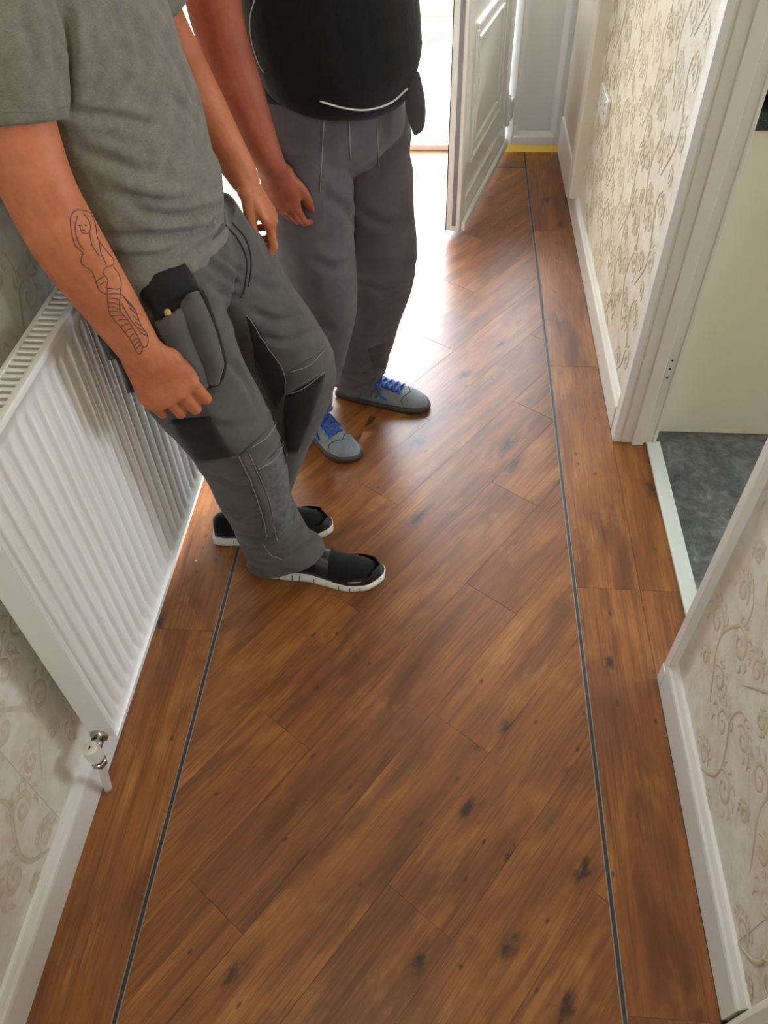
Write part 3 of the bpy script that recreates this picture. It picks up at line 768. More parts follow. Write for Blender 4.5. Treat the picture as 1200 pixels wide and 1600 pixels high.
# valve at the near bottom corner
vx, vz = -0.645, 0.203
def cyl(name, p0, p1, r, mat, parent, seg=18, r2=None, dome=False):
    V, F = tube([p0, p1], [r, r2 or r], seg=seg, n=3, ref=(0.31, 0.2, 0.9) if abs(p1[2] - p0[2]) < 0.01 else (1, 0, 0), dome=dome)
    return wmesh(name, V, F, mat, parent, True)
va = cyl('valve', (vx, RY0 - 0.040, vz), (vx, RY0 + 0.002, vz), 0.009, 'chrome', rad)
cyl('collar', (vx, RY0 - 0.008, vz), (vx, RY0 + 0.0, vz), 0.017, 'chrome', va); cyl('nut', (vx, RY0 - 0.030, vz), (vx, RY0 - 0.014, vz), 0.0135, 'chrome', va, 6)
cyl('body', (vx, RY0 - 0.040, vz - 0.040), (vx, RY0 - 0.040, vz + 0.006), 0.0125, 'chrome', va)
V, F = tube([(vx, RY0 - 0.040, vz + q) for q in (-0.016, -0.014, 0.014, 0.0225, 0.024)], [0.0145, 0.0165, 0.0155, 0.0148, 0.0128], seg=26, n=30, ref=(1, 0, 0), dome=False); wmesh('cap', V, F, 'valve_plastic', va, True)
box('cap_mark', vx - 0.0015, vx + 0.0015, RY0 - 0.044, RY0 - 0.037, vz + 0.0235, vz + 0.0246, 'sole_groove', va)
cyl('nut', (vx, RY0 - 0.040, vz - 0.044), (vx, RY0 - 0.040, vz - 0.030), 0.0155, 'chrome', va, 6)
V, F = tube([(vx, RY0 - 0.040, vz - 0.04), (vx - 0.010, RY0 - 0.036, 0.11), (-0.680, RY0 - 0.028, 0.0)], 0.0085, seg=14, ref=(1, 0, 0), dome=False)
wmesh('pipe_sleeve', V, F, 'valve_plastic', rad, True)

# ================================================================== PEOPLE
def unit(v): v = np.array(v, float); return v / np.linalg.norm(v)
def hand(W, D, N, S, curl, spread=0.0, thumb=(0.5, 0.3), sc=1.0, pl=0.088):
    """W wrist, D along the hand, N back of the hand, S towards the thumb; curl = 4 x 3 joint angles (index first)"""
    W = np.array(W, float); D = unit(D); N = unit(np.array(N) - D * np.dot(N, D)); S0 = np.array(S, float)
    Sx = np.cross(D, N); Sx = Sx if np.dot(Sx, S0) > 0 else -Sx
    P = []; K = W + D * pl * sc; pk_ = pl / 0.088
    P.append(tube([W - D * 0.02, W + D * 0.02 * sc * pk_, W + D * 0.055 * sc * pk_, W + D * 0.086 * sc * pk_], [0.029 * sc, 0.036 * sc, 0.043 * sc, 0.042 * sc], [0.021 * sc, 0.019 * sc, 0.017 * sc, 0.014 * sc], ref=Sx, seg=20))
    P.append(ball(W + D * 0.035 * sc + Sx * 0.024 * sc - N * 0.008, 0.018 * sc))
    lens = [(0.044, 0.026, 0.021), (0.048, 0.030, 0.022), (0.045, 0.028, 0.021), (0.036, 0.021, 0.019)]
    for f in range(4):
        p = K + Sx * (0.030 - 0.0205 * f) * sc - D * (0.003, 0.0, 0.003, 0.010)[f] * sc + N * (0.0, 0.003, 0.002, -0.001)[f]
        pts = [p - D * 0.02 * sc]; a = 0.0; pts.append(p); rr = (0.0086, 0.0089, 0.0086, 0.0079)[f] * sc
        dirn = D
        for k in range(3):
            a += curl[f][k]
            d = D * math.cos(a) - N * math.sin(a) + Sx * spread * (1.5 - f) * 0.3
            q = pts[-1] + unit(d) * lens[f][k] * sc; pts.append(q)
        # round the knuckles
        pp = []; 
        for i in range(len(pts)):
            pp.append(pts[i])
            if i < len(pts) - 1: pp.append((pts[i] + pts[i + 1]) / 2)
        rad_ = np.interp(np.linspace(0, 1, len(pp)), [0, 0.2, 0.45, 0.7, 1], [rr, rr * 1.08, rr, rr * 0.95, rr * 0.78])
        P.append(tube(pp, rad_, ref=Sx, n=len(pp) * 3, seg=12))
        P.append(ball(p + N * 0.004, rr * 1.12)); P.append(ball(pts[2], rr * 1.05))
    tb = W + D * 0.022 * sc + Sx * 0.026 * sc - N * 0.006
    t1 = tb + unit(D * 0.75 + Sx * thumb[0] - N * thumb[1]) * 0.042 * sc
    t2 = t1 + unit(D * 0.95 + Sx * (thumb[0] - 0.35) - N * (thumb[1] + 0.1)) * 0.032 * sc
    t3 = t2 + unit(D * 0.95 + Sx * (thumb[0] - 0.55) - N * (thumb[1] + 0.3)) * 0.026 * sc
    P.append(tube([tb - D * 0.012, tb, t1, t2, t3], [0.015 * sc, 0.015 * sc, 0.0122 * sc, 0.0112 * sc, 0.0085 * sc], ref=N, n=18, seg=12))
    return P
def head(c, f, r_):
    """c = centre of the skull, f = facing direction, r_ = the person's right"""
    c = np.array(c, float); f = unit(f); r_ = unit(r_); up = np.array([0, 0, 1.0])
    P = [tube([c - up * 0.115 + f * 0.035, c - up * 0.09 + f * 0.03, c - up * 0.05 + f * 0.018, c + f * 0.004, c + up * 0.045 - f * 0.004, c + up * 0.075 - f * 0.008],
              [0.030, 0.055, 0.082, 0.096, 0.092, 0.078], [0.028, 0.050, 0.064, 0.075, 0.074, 0.064], ref=f, n=26, seg=24)]
    P.append(tube([c + f * 0.088 + up * 0.012, c + f * 0.104 - up * 0.018, c + f * 0.110 - up * 0.034], [0.008, 0.010, 0.013], [0.007, 0.010, 0.015], ref=f, n=8, seg=10))
    for s in (-1, 1):
        P.append(tube([c + r_ * s * 0.074 - f * 0.004 - up * 0.035, c + r_ * s * 0.082 - f * 0.010, c + r_ * s * 0.078 - f * 0.008 + up * 0.028], [0.010, 0.016, 0.012], [0.005, 0.007, 0.005], ref=f, n=8, seg=10))
        P.append(tube([c + f * 0.084 + r_ * s * 0.016 + up * 0.022, c + f * 0.080 + r_ * s * 0.046 + up * 0.022], [0.007, 0.006], ref=up, n=4, seg=8))
    P.append(tube([c + f * 0.088 - r_ * 0.024 - up * 0.066, c + f * 0.097 - up * 0.064, c + f * 0.088 + r_ * 0.024 - up * 0.066], [0.004, 0.009, 0.004], ref=up, n=8, seg=8))
    return P
def head_parts(body, c, f, r_):
    c = np.array(c, float); f = unit(f); r_ = unit(r_); up = np.array([0, 0, 1.0])
    co_, no_, F = remesh([tube([c + up * 0.0 - f * 0.050, c + up * 0.045 - f * 0.026, c + up * 0.070 - f * 0.012, c + up * 0.084 - f * 0.012], [0.050, 0.085, 0.088, 0.080], [0.066, 0.081, 0.079, 0.070], ref=f, n=20, seg=28),
                          tube([c + up * 0.070 - r_ * 0.045 + f * 0.045, c + up * 0.082 + f * 0.062, c + up * 0.070 + r_ * 0.045 + f * 0.045], 0.022, ref=up, n=10, seg=12)], 0.006, 8)
    co_ = displace(co_, no_, lambda p: 0.003 * nz(p, (60, 60, 25), 1.0))
    wmesh('hair', co_, F, 'hair', body, True)
    for s in (-1, 1):
        V, F = ball(c + f * 0.080 + r_ * s * 0.031 + up * 0.002, (0.011, 0.011, 0.007)); wmesh('eye', V, F, 'eye', body, True)
        V, F = ball(c + f * 0.0885 + r_ * s * 0.031 + up * 0.002, (0.0045, 0.0045, 0.0045), seg=10); wmesh('iris', V, F, 'hair', body, True)
    V, F = tube([c + f * 0.093 - r_ * 0.022 - up * 0.066, c + f * 0.103 - up * 0.065, c + f * 0.093 + r_ * 0.022 - up * 0.066], [0.003, 0.0055, 0.003], ref=up, n=8, seg=8); wmesh('mouth', V, F, 'lip', body, True)
def clothes(name, parts, voxel, mat, parent, fn=None, smooth=6):
    co, no, F = remesh(parts, voxel, smooth)
    if fn is not None: co = displace(co, no, fn)
    return wmesh(name, co, F, mat, parent, True)
def fold(p, a, b, amp, wid):
    """soft crease along the segment a-b (world points)"""
    a = np.array(a); b = np.array(b); ab = b - a; t = np.dot(p - a, ab) / np.dot(ab, ab)
    if t < -0.15 or t > 1.15: return 0.0
    d = np.linalg.norm(p - (a + ab * t)); e = max(0.0, 1 - abs(t - 0.5) * 1.5)
    return amp * e * (math.exp(-(d / wid) ** 2) - 0.55 * math.exp(-((d - 1.7 * wid) / wid) ** 2))

def crease(o, specs):
    """press folds into a garment: specs = (view polyline, depth, width); signed distance from the laid-on line"""
    bv = bvh_of(o); off = np.array(origin_of(o)); me = o.data
    co = np.empty(len(me.vertices) * 3); me.vertices.foreach_get('co', co); co = co.reshape(-1, 3) + off
    no = np.empty(len(me.vertices) * 3); me.vertices.foreach_get('normal', no) if hasattr(me.vertices, 'foreach_get') else None; no = no.reshape(-1, 3)
    d = np.zeros(len(co))
    for pl, amp, wid in specs:
        P = catmull(pl, 26); pts = []
        for q in P:
            h = on_surface(bv, q[0], q[1])
            if h: pts.append(np.array(h[0]))
        if len(pts) < 4: continue
        pts = np.array(pts); lo = pts.min(0) - 6 * wid; hi = pts.max(0) + 6 * wid
        idx = np.where(np.all((co > lo) & (co < hi), axis=1))[0]
        if not len(idx): continue
        D = np.linalg.norm(co[idx][:, None, :] - pts[None], axis=2); k = D.argmin(1); dm = D.min(1)
        taper = np.sin(np.pi * np.clip((k + 0.5) / len(pts), 0, 1)) ** 0.6
        side = np.where((co[idx] - pts[k])[:, 2] > 0, 1.0, 0.0)
        d[idx] += taper * (-amp * np.exp(-(dm / wid) ** 2) + amp * (0.55 + 0.45 * side) * np.exp(-((dm - 2.0 * wid) / (1.1 * wid)) ** 2))
    co += no * d[:, None] - off
    me.vertices.foreach_set('co', co.ravel()); me.update()
def sec(t, tab):
    xs = [q[0] for q in tab]; return np.interp(t, xs, [q[1] for q in tab])
def shoe(parent, heel, toe, kind, flip=1.0):
    """a shoe on the floor: heel and toe tip of the sole in xy"""
    h = np.array([*heel, 0.0]); tt = np.array([*toe, 0.0]); L = np.linalg.norm(tt - h); f = (tt - h) / L; s = np.array([-f[1], f[0], 0]); up = np.array([0, 0, 1.0])
    wtab = [(0, 0.026), (0.06, 0.032), (0.2, 0.036), (0.42, 0.037), (0.62, 0.045), (0.75, 0.049), (0.88, 0.042), (0.96, 0.026), (1, 0.008)]
    ctab = [(0, 0.0), (0.4, 0.004), (0.7, -0.004), (0.9, -0.002), (1, 0.006)]
    if kind == 'runner':
        htab = [(0, 0.07), (0.04, 0.086), (0.15, 0.094), (0.28, 0.098), (0.42, 0.092), (0.56, 0.078), (0.70, 0.064), (0.84, 0.054), (0.94, 0.042), (1, 0.026)]
        zs_, sole_top = 0.024, [(0, 0.03), (0.1, 0.026), (0.35, 0.028), (0.6, 0.022), (0.85, 0.02), (1, 0.026)]
        um, smat = 'shoe_black', 'white_sole'
    else:
        htab = [(0, 0.065), (0.04, 0.078), (0.15, 0.082), (0.28, 0.085), (0.40, 0.085), (0.55, 0.072), (0.70, 0.056), (0.84, 0.047), (0.94, 0.038), (1, 0.022)]
        zs_, sole_top = 0.018, [(0, 0.022), (0.5, 0.018), (1, 0.020)]
        um, smat = 'suede', 'gum_sole'
    root = None; V = []; F = []; n = 34; m = 17
    for i in range(n):
        t = i / (n - 1); w_ = sec(t, wtab) * 0.97; hh = sec(t, htab); zc = sec(t, sole_top) - 0.004; c = h + f * (0.004 + t * (L - 0.008)) + s * flip * sec(t, ctab)
        for j in range(m):
            a = math.pi * j / (m - 1); cx_ = math.cos(a); sx_ = math.sin(a)
            V.append(c + s * w_ * math.copysign(abs(cx_) ** 0.75, cx_) * (1 - 0.18 * sx_ ** 3) + up * (zc + (hh - zc) * sx_ ** 0.8))
    for i in range(n - 1):
        for j in range(m - 1): F.append([i * m + j, i * m + j + 1, (i + 1) * m + j + 1, (i + 1) * m + j])
    for i0, rev in ((0, 1), ((n - 1) * m, 0)):
        F.append([i0 + j for j in range(m)][::-1 if rev else 1])
    F.append([i * m for i in range(n)] + [i * m + m - 1 for i in range(n)][::-1])
    bm = bmesh.new(); bv = [bm.verts.new(v) for v in V]
    for q in F: bm.faces.new([bv[i] for i in q])
    up_o = bm_obj('shoe', bm, um, parent, True)
    # sole
    V = []; F = []; n = 40; ring = []
    side = [(t, 1) for t in np.linspace(0, 1, n)] + [(t, -1) for t in np.linspace(1, 0, n)]
    k = len(side)
    for lay in range(4):
        for t, sd in side:
            w_ = sec(t, wtab) + (0.004, 0.0055, 0.0045, 0.001)[lay]; e = (-0.002, 0.003, 0.003, 0.0)[lay]
            zt = sec(t, sole_top); z = (0.0, 0.006, zt - 0.003, zt)[lay]
            V.append(h + f * (-e + t * (L + 2 * e)) + s * flip * sec(t, ctab) + s * sd * w_ + up * z)
    for lay in range(3):
        for j in range(k): F.append([lay * k + j, lay * k + (j + 1) % k, (lay + 1) * k + (j + 1) % k, (lay + 1) * k + j])
    F.append(list(range(k))[::-1]); F.append(list(range(3 * k, 4 * k)))
    bm = bmesh.new(); bv = [bm.verts.new(v) for v in V]
    for q in F: bm.faces.new([bv[i] for i in q])
    wo = bm_obj('sole', bm, smat, up_o, True)
    def edge(t, sd, z, out=0.0):
        return h + f * t * L + s * flip * sec(t, ctab) + s * sd * (sec(t, wtab) + out) + up * z
    if kind == 'runner':
        parts = []
        for t in (0.16, 0.27, 0.33, 0.45, 0.56, 0.66, 0.75, 0.83, 0.90, 0.955):
            for sd in (1, -1):
                a = edge(t, sd, 0.002, 0.0045); b_ = edge(t + 0.006, sd, sec(t, sole_top) - 0.003, 0.0042)
                V, F = tube([a, b_], 0.0016, n=2, seg=6, dome=False, ref=f); wmesh('sole_groove', V, F, 'sole_groove', wo)
        # glossy toe bumper
        V = []; F = []; tl = list(np.linspace(0.60, 1.0, 16)); seq = [(t, 1) for t in tl] + [(t, -1) for t in tl[::-1]]
        for lay, hf in enumerate((0.0, 0.5, 1.0)):
            for t, sd in seq:
                ht = (0.010 + 0.016 * min(1, (t - 0.60) / 0.2)) * hf
                V.append(h + f * (t * L + 0.0015) + s * flip * sec(t, ctab) + s * sd * (sec(t, wtab) * 0.985 + 0.0015 - 0.005 * hf ** 2 - (0.004 if t > 0.95 else 0) * hf) + up * (sec(t, sole_top) - 0.002 + ht) - f * (0.010 * hf ** 2 if t > 0.93 else 0))
        k = len(seq)
        for lay in range(2):
            for j in range(k - 1): F.append([lay * k + j, lay * k + j + 1, (lay + 1) * k + j + 1, (lay + 1) * k + j])
        k0 = len(V); V += [v - up * 0.001 + (h + f * 0.55 * L - v) * 0.04 for v in V]; F += [[x + k0 for x in q[::-1]] for q in F]
        wmesh('toe_cap', V, F, 'toe_gloss', up_o, True)
        for sd in (1, -1):
            a = edge(0.74, sd, 0.034, -0.001); b_ = edge(0.84, sd, 0.034, -0.001)
            V, F = tube([a, (a + b_) / 2 + s * sd * 0.001, b_], [0.001, 0.003, 0.001], [0.001, 0.0015, 0.001], ref=up, n=8, seg=8, dome=False); wmesh('side_flash', V, F, 'silver_print', up_o, True)
        # elastic band over the instep
        V = []; F = []
        for t in (0.47, 0.49, 0.56, 0.575):
            for j in range(m):
                a = math.pi * (0.06 + 0.88 * j / (m - 1)); w_ = sec(t, wtab); hh = sec(t, htab) + 0.0025; zc = 0.024; cx_ = math.cos(a); sx_ = math.sin(a)
                V.append(h + f * t * L + s * flip * sec(t, ctab) + s * (w_ + 0.0015) * math.copysign(abs(cx_) ** 0.75, cx_) * (1 - 0.18 * sx_ ** 3) + up * (zc + (hh - zc) * sx_ ** 0.8))
        for i in range(3):
            for j in range(m - 1): F.append([i * m + j, i * m + j + 1, (i + 1) * m + j + 1, (i + 1) * m + j])
        k0 = len(V); V += [v - up * 0.004 for v in V]; F += [[x + k0 for x in q[::-1]] for q in F]
        wmesh('instep_band', V, F, 'toe_gloss', up_o, True)
    else:
        def top(t, a, lift=0.001):
            """point on the upper: a in [0,1] across from one side over the top to the other"""
            w_ = sec(t, wtab) * 0.97; hh = sec(t, htab); zc = sec(t, sole_top) - 0.004; a = math.pi * a; cx_ = math.cos(a); sx_ = math.sin(a)
            return h + f * (0.004 + t * (L - 0.008)) + s * flip * sec(t, ctab) + s * (w_ + lift) * math.copysign(abs(cx_) ** 0.75, cx_) * (1 - 0.18 * sx_ ** 3) + up * (zc + (hh + lift - zc) * sx_ ** 0.8)
        for sd in (0, 1):
            q = (lambda a: a) if sd == 0 else (lambda a: 1 - a)
            for k3 in range(3):
                t0 = 0.34 + k3 * 0.055
                P = [top(t0 + 0.05 * x, q(0.06 + 0.22 * x), 0.0006) for x in np.linspace(0, 1, 5)]
                V, F = tube(P, 0.0052, 0.0012, ref=f, n=8, seg=8, dome=False); wmesh('stripe', V, F, 'suede_stripe', up_o, True)
            P = [top(t, q(a), 0.0004) for t, a in ((0.50, 0.34), (0.62, 0.36), (0.68, 0.40), (0.705, 0.5))]
            V, F = tube(P, 0.0016, ref=up, n=12, seg=6, dome=False); wmesh('seam', V, F, 'stitch_dark', up_o, True)
            P = [top(t, q(a), 0.0004) for t, a in ((0.78, 0.03), (0.74, 0.2), (0.76, 0.36), (0.80, 0.5))]
            V, F = tube(P, 0.0012, ref=up, n=12, seg=6, dome=False); wmesh('seam', V, F, 'stitch_dark', up_o, True)
        ln = 0
        for k3 in range(5):
            t = 0.40 + 0.062 * k3
            for a0, a1 in ((0.34, 0.66), (0.66, 0.34)):
                P = [top(t + 0.055 * x, a0 + (a1 - a0) * x, 0.0042) for x in np.linspace(0, 1, 5)]
                V, F = tube(P, 0.0046, 0.0026, ref=f, n=9, seg=8); wmesh('lace', V, F, 'lace_blue', up_o, True)
        base_p = top(0.42, 0.5, 0.006)
        for sd in (1, -1):
            P = [base_p, base_p + s * sd * 0.02 + up * 0.012 + f * 0.004, base_p + s * sd * 0.04 + up * 0.004 + f * 0.014, base_p + s * sd * 0.028 - up * 0.004 + f * 0.016, base_p]
            V, F = tube(P, 0.0034, ref=up, n=20, seg=8); wmesh('lace_bow', V, F, 'lace_blue', up_o, True)
            P = [base_p, top(0.47, 0.5 + sd * 0.22, 0.006), top(0.53, 0.5 + sd * 0.36, 0.004), top(0.58, 0.5 + sd * 0.40, 0.004)]
            V, F = tube(P, 0.0034, ref=up, n=16, seg=8); wmesh('lace_end', V, F, 'lace_blue', up_o, True)
        V, F = tube([base_p - s * 0.006, base_p + s * 0.006], 0.006, ref=up, n=4, seg=8); wmesh('lace_knot', V, F, 'lace_blue', up_o, True)
    return up_o

def rest_on_radiator(o):
    """the cloth is pressed flat where the body leans against the radiator's front and top edge"""
    off = origin_of(o)
    for v in o.data.vertices:
        x, z = v.co.x + off.x, v.co.z + off.z
        if x < -0.600 and z < 0.975: v.co.x = max(x, -0.600 - max(0.0, z - 0.925) * 1.5) - off.x
    o.data.update()
# ------------------------------------------------------------------ person leaning on the radiator
p1 = thing('person', (-0.45, 1.30, 0.0), 'person in grey t-shirt and grey work trousers leaning back on the radiator', 'person')
F1 = np.array([1.0, 0, 0]); R1 = np.array([0, -1.0, 0])
# arms (right = near the camera)
RA = [(-0.583, 1.095, 1.360), (-0.580, 1.045, 1.28), (-0.570, 1.015, 1.20), (-0.560, 1.000, 1.13), (-0.545, 1.000, 1.05), (-0.518, 1.012, 0.94), (-0.493, 1.024, 0.832)]
RAr = [0.050, 0.056, 0.052, 0.050, 0.051, 0.043, 0.033]
LA_ = [(-0.572, 1.430, 1.360), (-0.545, 1.500, 1.27), (-0.515, 1.525, 1.17), (-0.495, 1.525, 1.115), (-0.465, 1.505, 1.05), (-0.425, 1.480, 0.99), (-0.395, 1.462, 0.940)]
LAr = [0.050, 0.054, 0.047, 0.046, 0.046, 0.036, 0.029]
HC1 = (-0.555, 1.26, 1.600)
curl_fist = [(0.75, 1.35, 0.9), (0.85, 1.4, 0.9), (0.9, 1.4, 0.9), (0.95, 1.4, 0.9)]
curl_rel = [(0.35, 0.75, 0.4), (0.6, 0.95, 0.6), (0.7, 1.1, 0.7), (0.8, 1.2, 0.7)]
skin = [tube(RA, RAr, ref=(1, 0, 0), n=40, seg=22), tube(LA_, LAr, ref=(1, 0, 0), n=40, seg=22)]
skin += hand(RA[-1], (0.34, 0.06, -0.93), (0.35, -0.85, 0.4), (1, 0.2, 0.2), [(0.30, 1.55, 0.9), (0.38, 1.6, 0.9), (0.42, 1.6, 0.9), (0.45, 1.6, 0.9)], sc=1.27, pl=0.064, thumb=(0.1, 0.75))
skin += hand(LA_[-1], (0.42, -0.05, -0.80), (0.80, 0.1, 0.45), (0, -1, 0), curl_rel, sc=1.0, thumb=(0.25, 0.35))
skin += [tube([(-0.50, 1.26, 0.82), (-0.54, 1.26, 1.0), (-0.56, 1.26, 1.2), (-0.575, 1.26, 1.36), (-0.575, 1.26, 1.42)], [0.07, 0.11, 0.10, 0.09, 0.06], [0.09, 0.14, 0.15, 0.15, 0.08], ref=(1, 0, 0), n=24),
         tube([(-0.575, 1.26, 1.40), (-0.565, 1.26, 1.50), (-0.555, 1.26, 1.55)], [0.058, 0.056, 0.056], ref=(1, 0, 0)),
         tube([(-0.575, 1.12, 1.365), (-0.575, 1.40, 1.365)], [0.048, 0.048], ref=(1, 0, 0))]
RL = [(-0.506, 1.165, 0.90), (-0.490, 1.175, 0.70), (-0.440, 1.195, 0.50), (-0.425, 1.215, 0.30), (-0.408, 1.235, 0.14), (-0.402, 1.238, 0.07)]
LL = [(-0.498, 1.355, 0.89), (-0.425, 1.400, 0.70), (-0.345, 1.430, 0.51), (-0.400, 1.405, 0.32), (-0.470, 1.375, 0.14), (-0.485, 1.370, 0.07)]
for pth in (RL, LL): skin.append(tube(pth, [0.06, 0.06, 0.052, 0.048, 0.036, 0.035], ref=(1, 0, 0)))
skin += head(HC1, F1, R1)
co, no, F = remesh(skin, 0.0028, 3)
body1 = wmesh('body', co, F, 'skin_tan', p1, True)
rest_on_radiator(body1)
head_parts(body1, HC1, F1, R1)
# t-shirt
def shirt_fn(p):
    z = p[2]; d = 0.0
    low = max(0.0, min(1.0, (1.12 - z) / 0.16))
    d += low * 0.010 * nz(p, (5, 5, 24), 3.1) + low * 0.004 * nz(p, (12, 12, 50), 9.0)
    d += 0.0045 * nz(p, (7, 7, 11), 1.7)
    d += fold(p, (-0.50, 1.07, 1.01), (-0.38, 1.22, 1.00), 0.010, 0.012)
    d += fold(p, (-0.50, 1.06, 1.12), (-0.40, 1.16, 1.06), 0.006, 0.014)
    d += fold(p, (-0.53, 1.06, 1.20), (-0.42, 1.17, 1.16), 0.005, 0.012)
    return d
ts = clothes('t_shirt', [
    tube([(-0.545, 1.255, 0.915), (-0.545, 1.255, 0.97), (-0.545, 1.255, 1.05), (-0.548, 1.255, 1.13), (-0.556, 1.258, 1.22), (-0.568, 1.26, 1.31), (-0.575, 1.26, 1.38), (-0.577, 1.26, 1.425)],
         [0.150, 0.152, 0.152, 0.147, 0.137, 0.130, 0.112, 0.075], [0.192, 0.193, 0.192, 0.190, 0.194, 0.196, 0.185, 0.10], ref=(1, 0, 0), n=44, seg=40, dome=False),
    tube([(-0.577, 1.13, 1.365), (-0.583, 1.085, 1.355), (-0.578, 1.045, 1.28), (-0.572, 1.022, 1.212)], [0.085, 0.084, 0.076, 0.069], [0.08, 0.078, 0.071, 0.066], ref=(1, 0, 0), n=20, seg=26, dome=False),
    tube([(-0.577, 1.40, 1.365), (-0.570, 1.440, 1.355), (-0.545, 1.498, 1.28), (-0.525, 1.520, 1.21)], [0.085, 0.082, 0.072, 0.065], [0.08, 0.078, 0.069, 0.062], ref=(1, 0, 0), n=20, seg=26, dome=False),
    tube([(-0.575, 1.12, 1.385), (-0.575, 1.40, 1.385)], [0.082, 0.082], [0.06, 0.06], ref=(1, 0, 0))], 0.0045, 'tshirt_grey', p1, shirt_fn, 5)
crease(ts, [([(112, 176), (150, 181), (200, 188), (248, 197)], 0.006, 0.007), ([(112, 230), (150, 243), (195, 262), (226, 278)], 0.005, 0.009), ([(198, 322), (235, 334), (275, 337), (320, 332), (352, 320)], 0.010, 0.008),
            ([(175, 300), (215, 308), (262, 318), (310, 312)], 0.005, 0.008), ([(170, 372), (230, 372), (290, 362), (350, 340)], 0.006, 0.009), ([(300, 392), (328, 376), (352, 350)], 0.006, 0.007), ([(101, 5), (104, 60), (103, 120), (107, 170)], 0.010, 0.009),
            ([(225, 5), (255, 60), (285, 115), (300, 170)], 0.004, 0.010), ([(190, 10), (215, 60), (225, 110)], 0.004, 0.010), ([(250, 130), (285, 165), (320, 215)], 0.004, 0.009), ([(200, 400), (250, 400), (300, 380)], 0.004, 0.007),
            ([(30, 30), (55, 80), (60, 140)], 0.004, 0.009), ([(70, 10), (82, 60), (85, 120)], 0.003, 0.008)])
bts = bvh_of(ts)
# trousers
def leg_fn(axisA, axisB):
    def fn(p):
        z = p[2]; d = 0.004 * nz(p, (9, 9, 9), 4.4)
        low = max(0.0, min(1.0, (0.22 - z) / 0.12)); kn = math.exp(-((z - 0.53) / 0.07) ** 2); hipz = math.exp(-((z - 0.80) / 0.06) ** 2)
        d += low * 0.014 * nz(p, (9, 9, 30), 2.2) + kn * 0.005 * nz(p, (8, 8, 34), 6.1) + hipz * 0.008 * nz(p, (9, 9, 26), 8.3)
        return d
    return fn
tr1 = [tube([(-0.500, 1.26, 0.955), (-0.500, 1.26, 0.905), (-0.500, 1.26, 0.84), (-0.49, 1.275, 0.79)], [0.104, 0.107, 0.108, 0.085], [0.178, 0.186, 0.185, 0.10], ref=(1, 0, 0), n=18, seg=32, dome=False),
       tube(RL[:5] + [(-0.388, 1.238, 0.062)], [0.104, 0.108, 0.096, 0.084, 0.086, 0.105], [0.112, 0.106, 0.092, 0.082, 0.072, 0.070], ref=(1, 0, 0), n=44, seg=30, dome=False),
       tube(LL[:5] + [(-0.492, 1.37, 0.055)], [0.112, 0.112, 0.098, 0.080, 0.076, 0.082], [0.112, 0.106, 0.090, 0.078, 0.070, 0.07], ref=(1, 0, 0), n=44, seg=30, dome=False)]
tro1 = clothes('trousers', tr1, 0.005, 'work_grey', p1, leg_fn(0, 0), 6)
crease(tro1, [([(318, 412), (345, 425), (374, 446)], 0.006, 0.007), ([(325, 445), (350, 458), (374, 464)], 0.005, 0.007), ([(340, 400), (362, 415), (380, 430)], 0.004, 0.006), ([(388, 440), (420, 452), (452, 452)], 0.005, 0.008),
              ([(392, 486), (430, 500), (475, 492)], 0.005, 0.008), ([(405, 525), (445, 533), (492, 520)], 0.005, 0.008), ([(350, 560), (378, 590), (402, 640)], 0.005, 0.009), ([(300, 640), (340, 665), (390, 665)], 0.004, 0.010),
              ([(345, 745), (370, 760), (395, 758)], 0.004, 0.008), ([(352, 800), (385, 812), (420, 800)], 0.005, 0.008), ([(372, 835), (420, 838), (462, 800)], 0.009, 0.009), ([(392, 858), (440, 845), (482, 815)], 0.009, 0.008),
              ([(415, 872), (455, 862), (495, 838)], 0.007, 0.007), ([(455, 640), (475, 650), (490, 640)], 0.004, 0.008), ([(460, 400), (440, 430), (410, 440)], 0.004, 0.008)])
rest_on_radiator(tro1)
bt1 = bvh_of(tro1)
s1 = shoe(p1, (-0.455, 1.247), (-0.132, 1.226), 'runner', 1)
s2 = shoe(p1, (-0.605, 1.345), (-0.288, 1.398), 'runner', -1)

# ------------------------------------------------------------------ person in the black t-shirt
p2 = thing('person', (-0.27, 1.87, 0.0), 'person in black t-shirt and grey trousers standing by the open front door', 'person')
F2 = unit((0.80, -0.60, 0)); R2 = unit((-0.60, -0.80, 0))
c2 = np.array([-0.275, 1.865, 0.0])
def q2(f_, r_, z): return c2 + F2 * f_ + R2 * r_ + np.array([0, 0, z])
rs = q2(-0.01, 0.185, 1.385); ls = q2(-0.01, -0.185, 1.385)
RA2 = [rs, (-0.446, 1.672, 1.30), (-0.456, 1.664, 1.20), (-0.448, 1.660, 1.12), (-0.431, 1.655, 1.04), (-0.406, 1.650, 0.95), (-0.381, 1.648, 0.885)]
LA2 = [ls, q2(-0.03, -0.25, 1.28), q2(0.0, -0.25, 1.18), q2(0.06, -0.21, 1.19), q2(0.14, -0.12, 1.25), q2(0.17, -0.06, 1.30)]
HC2 = tuple(q2(0.045, 0, 1.63))
sk2 = [tube(RA2, [0.050, 0.054, 0.053, 0.050, 0.050, 0.041, 0.030], ref=(1, 0, 0), n=40, seg=22), tube(LA2, [0.050, 0.054, 0.052, 0.05, 0.042, 0.03], ref=(0, 0, 1), n=36, seg=22)]
sk2 += hand(RA2[-1], (0.16, -0.02, -0.95), (-0.3, -0.85, 0.2), F2, curl_rel, sc=1.05, thumb=(0.35, 0.25))
sk2 += hand(LA2[-1], F2 * 0.2 + R2 * 0.5 + np.array([0, 0, 0.6]), F2, np.array([0, 0, 1.0]), curl_fist, sc=1.0)
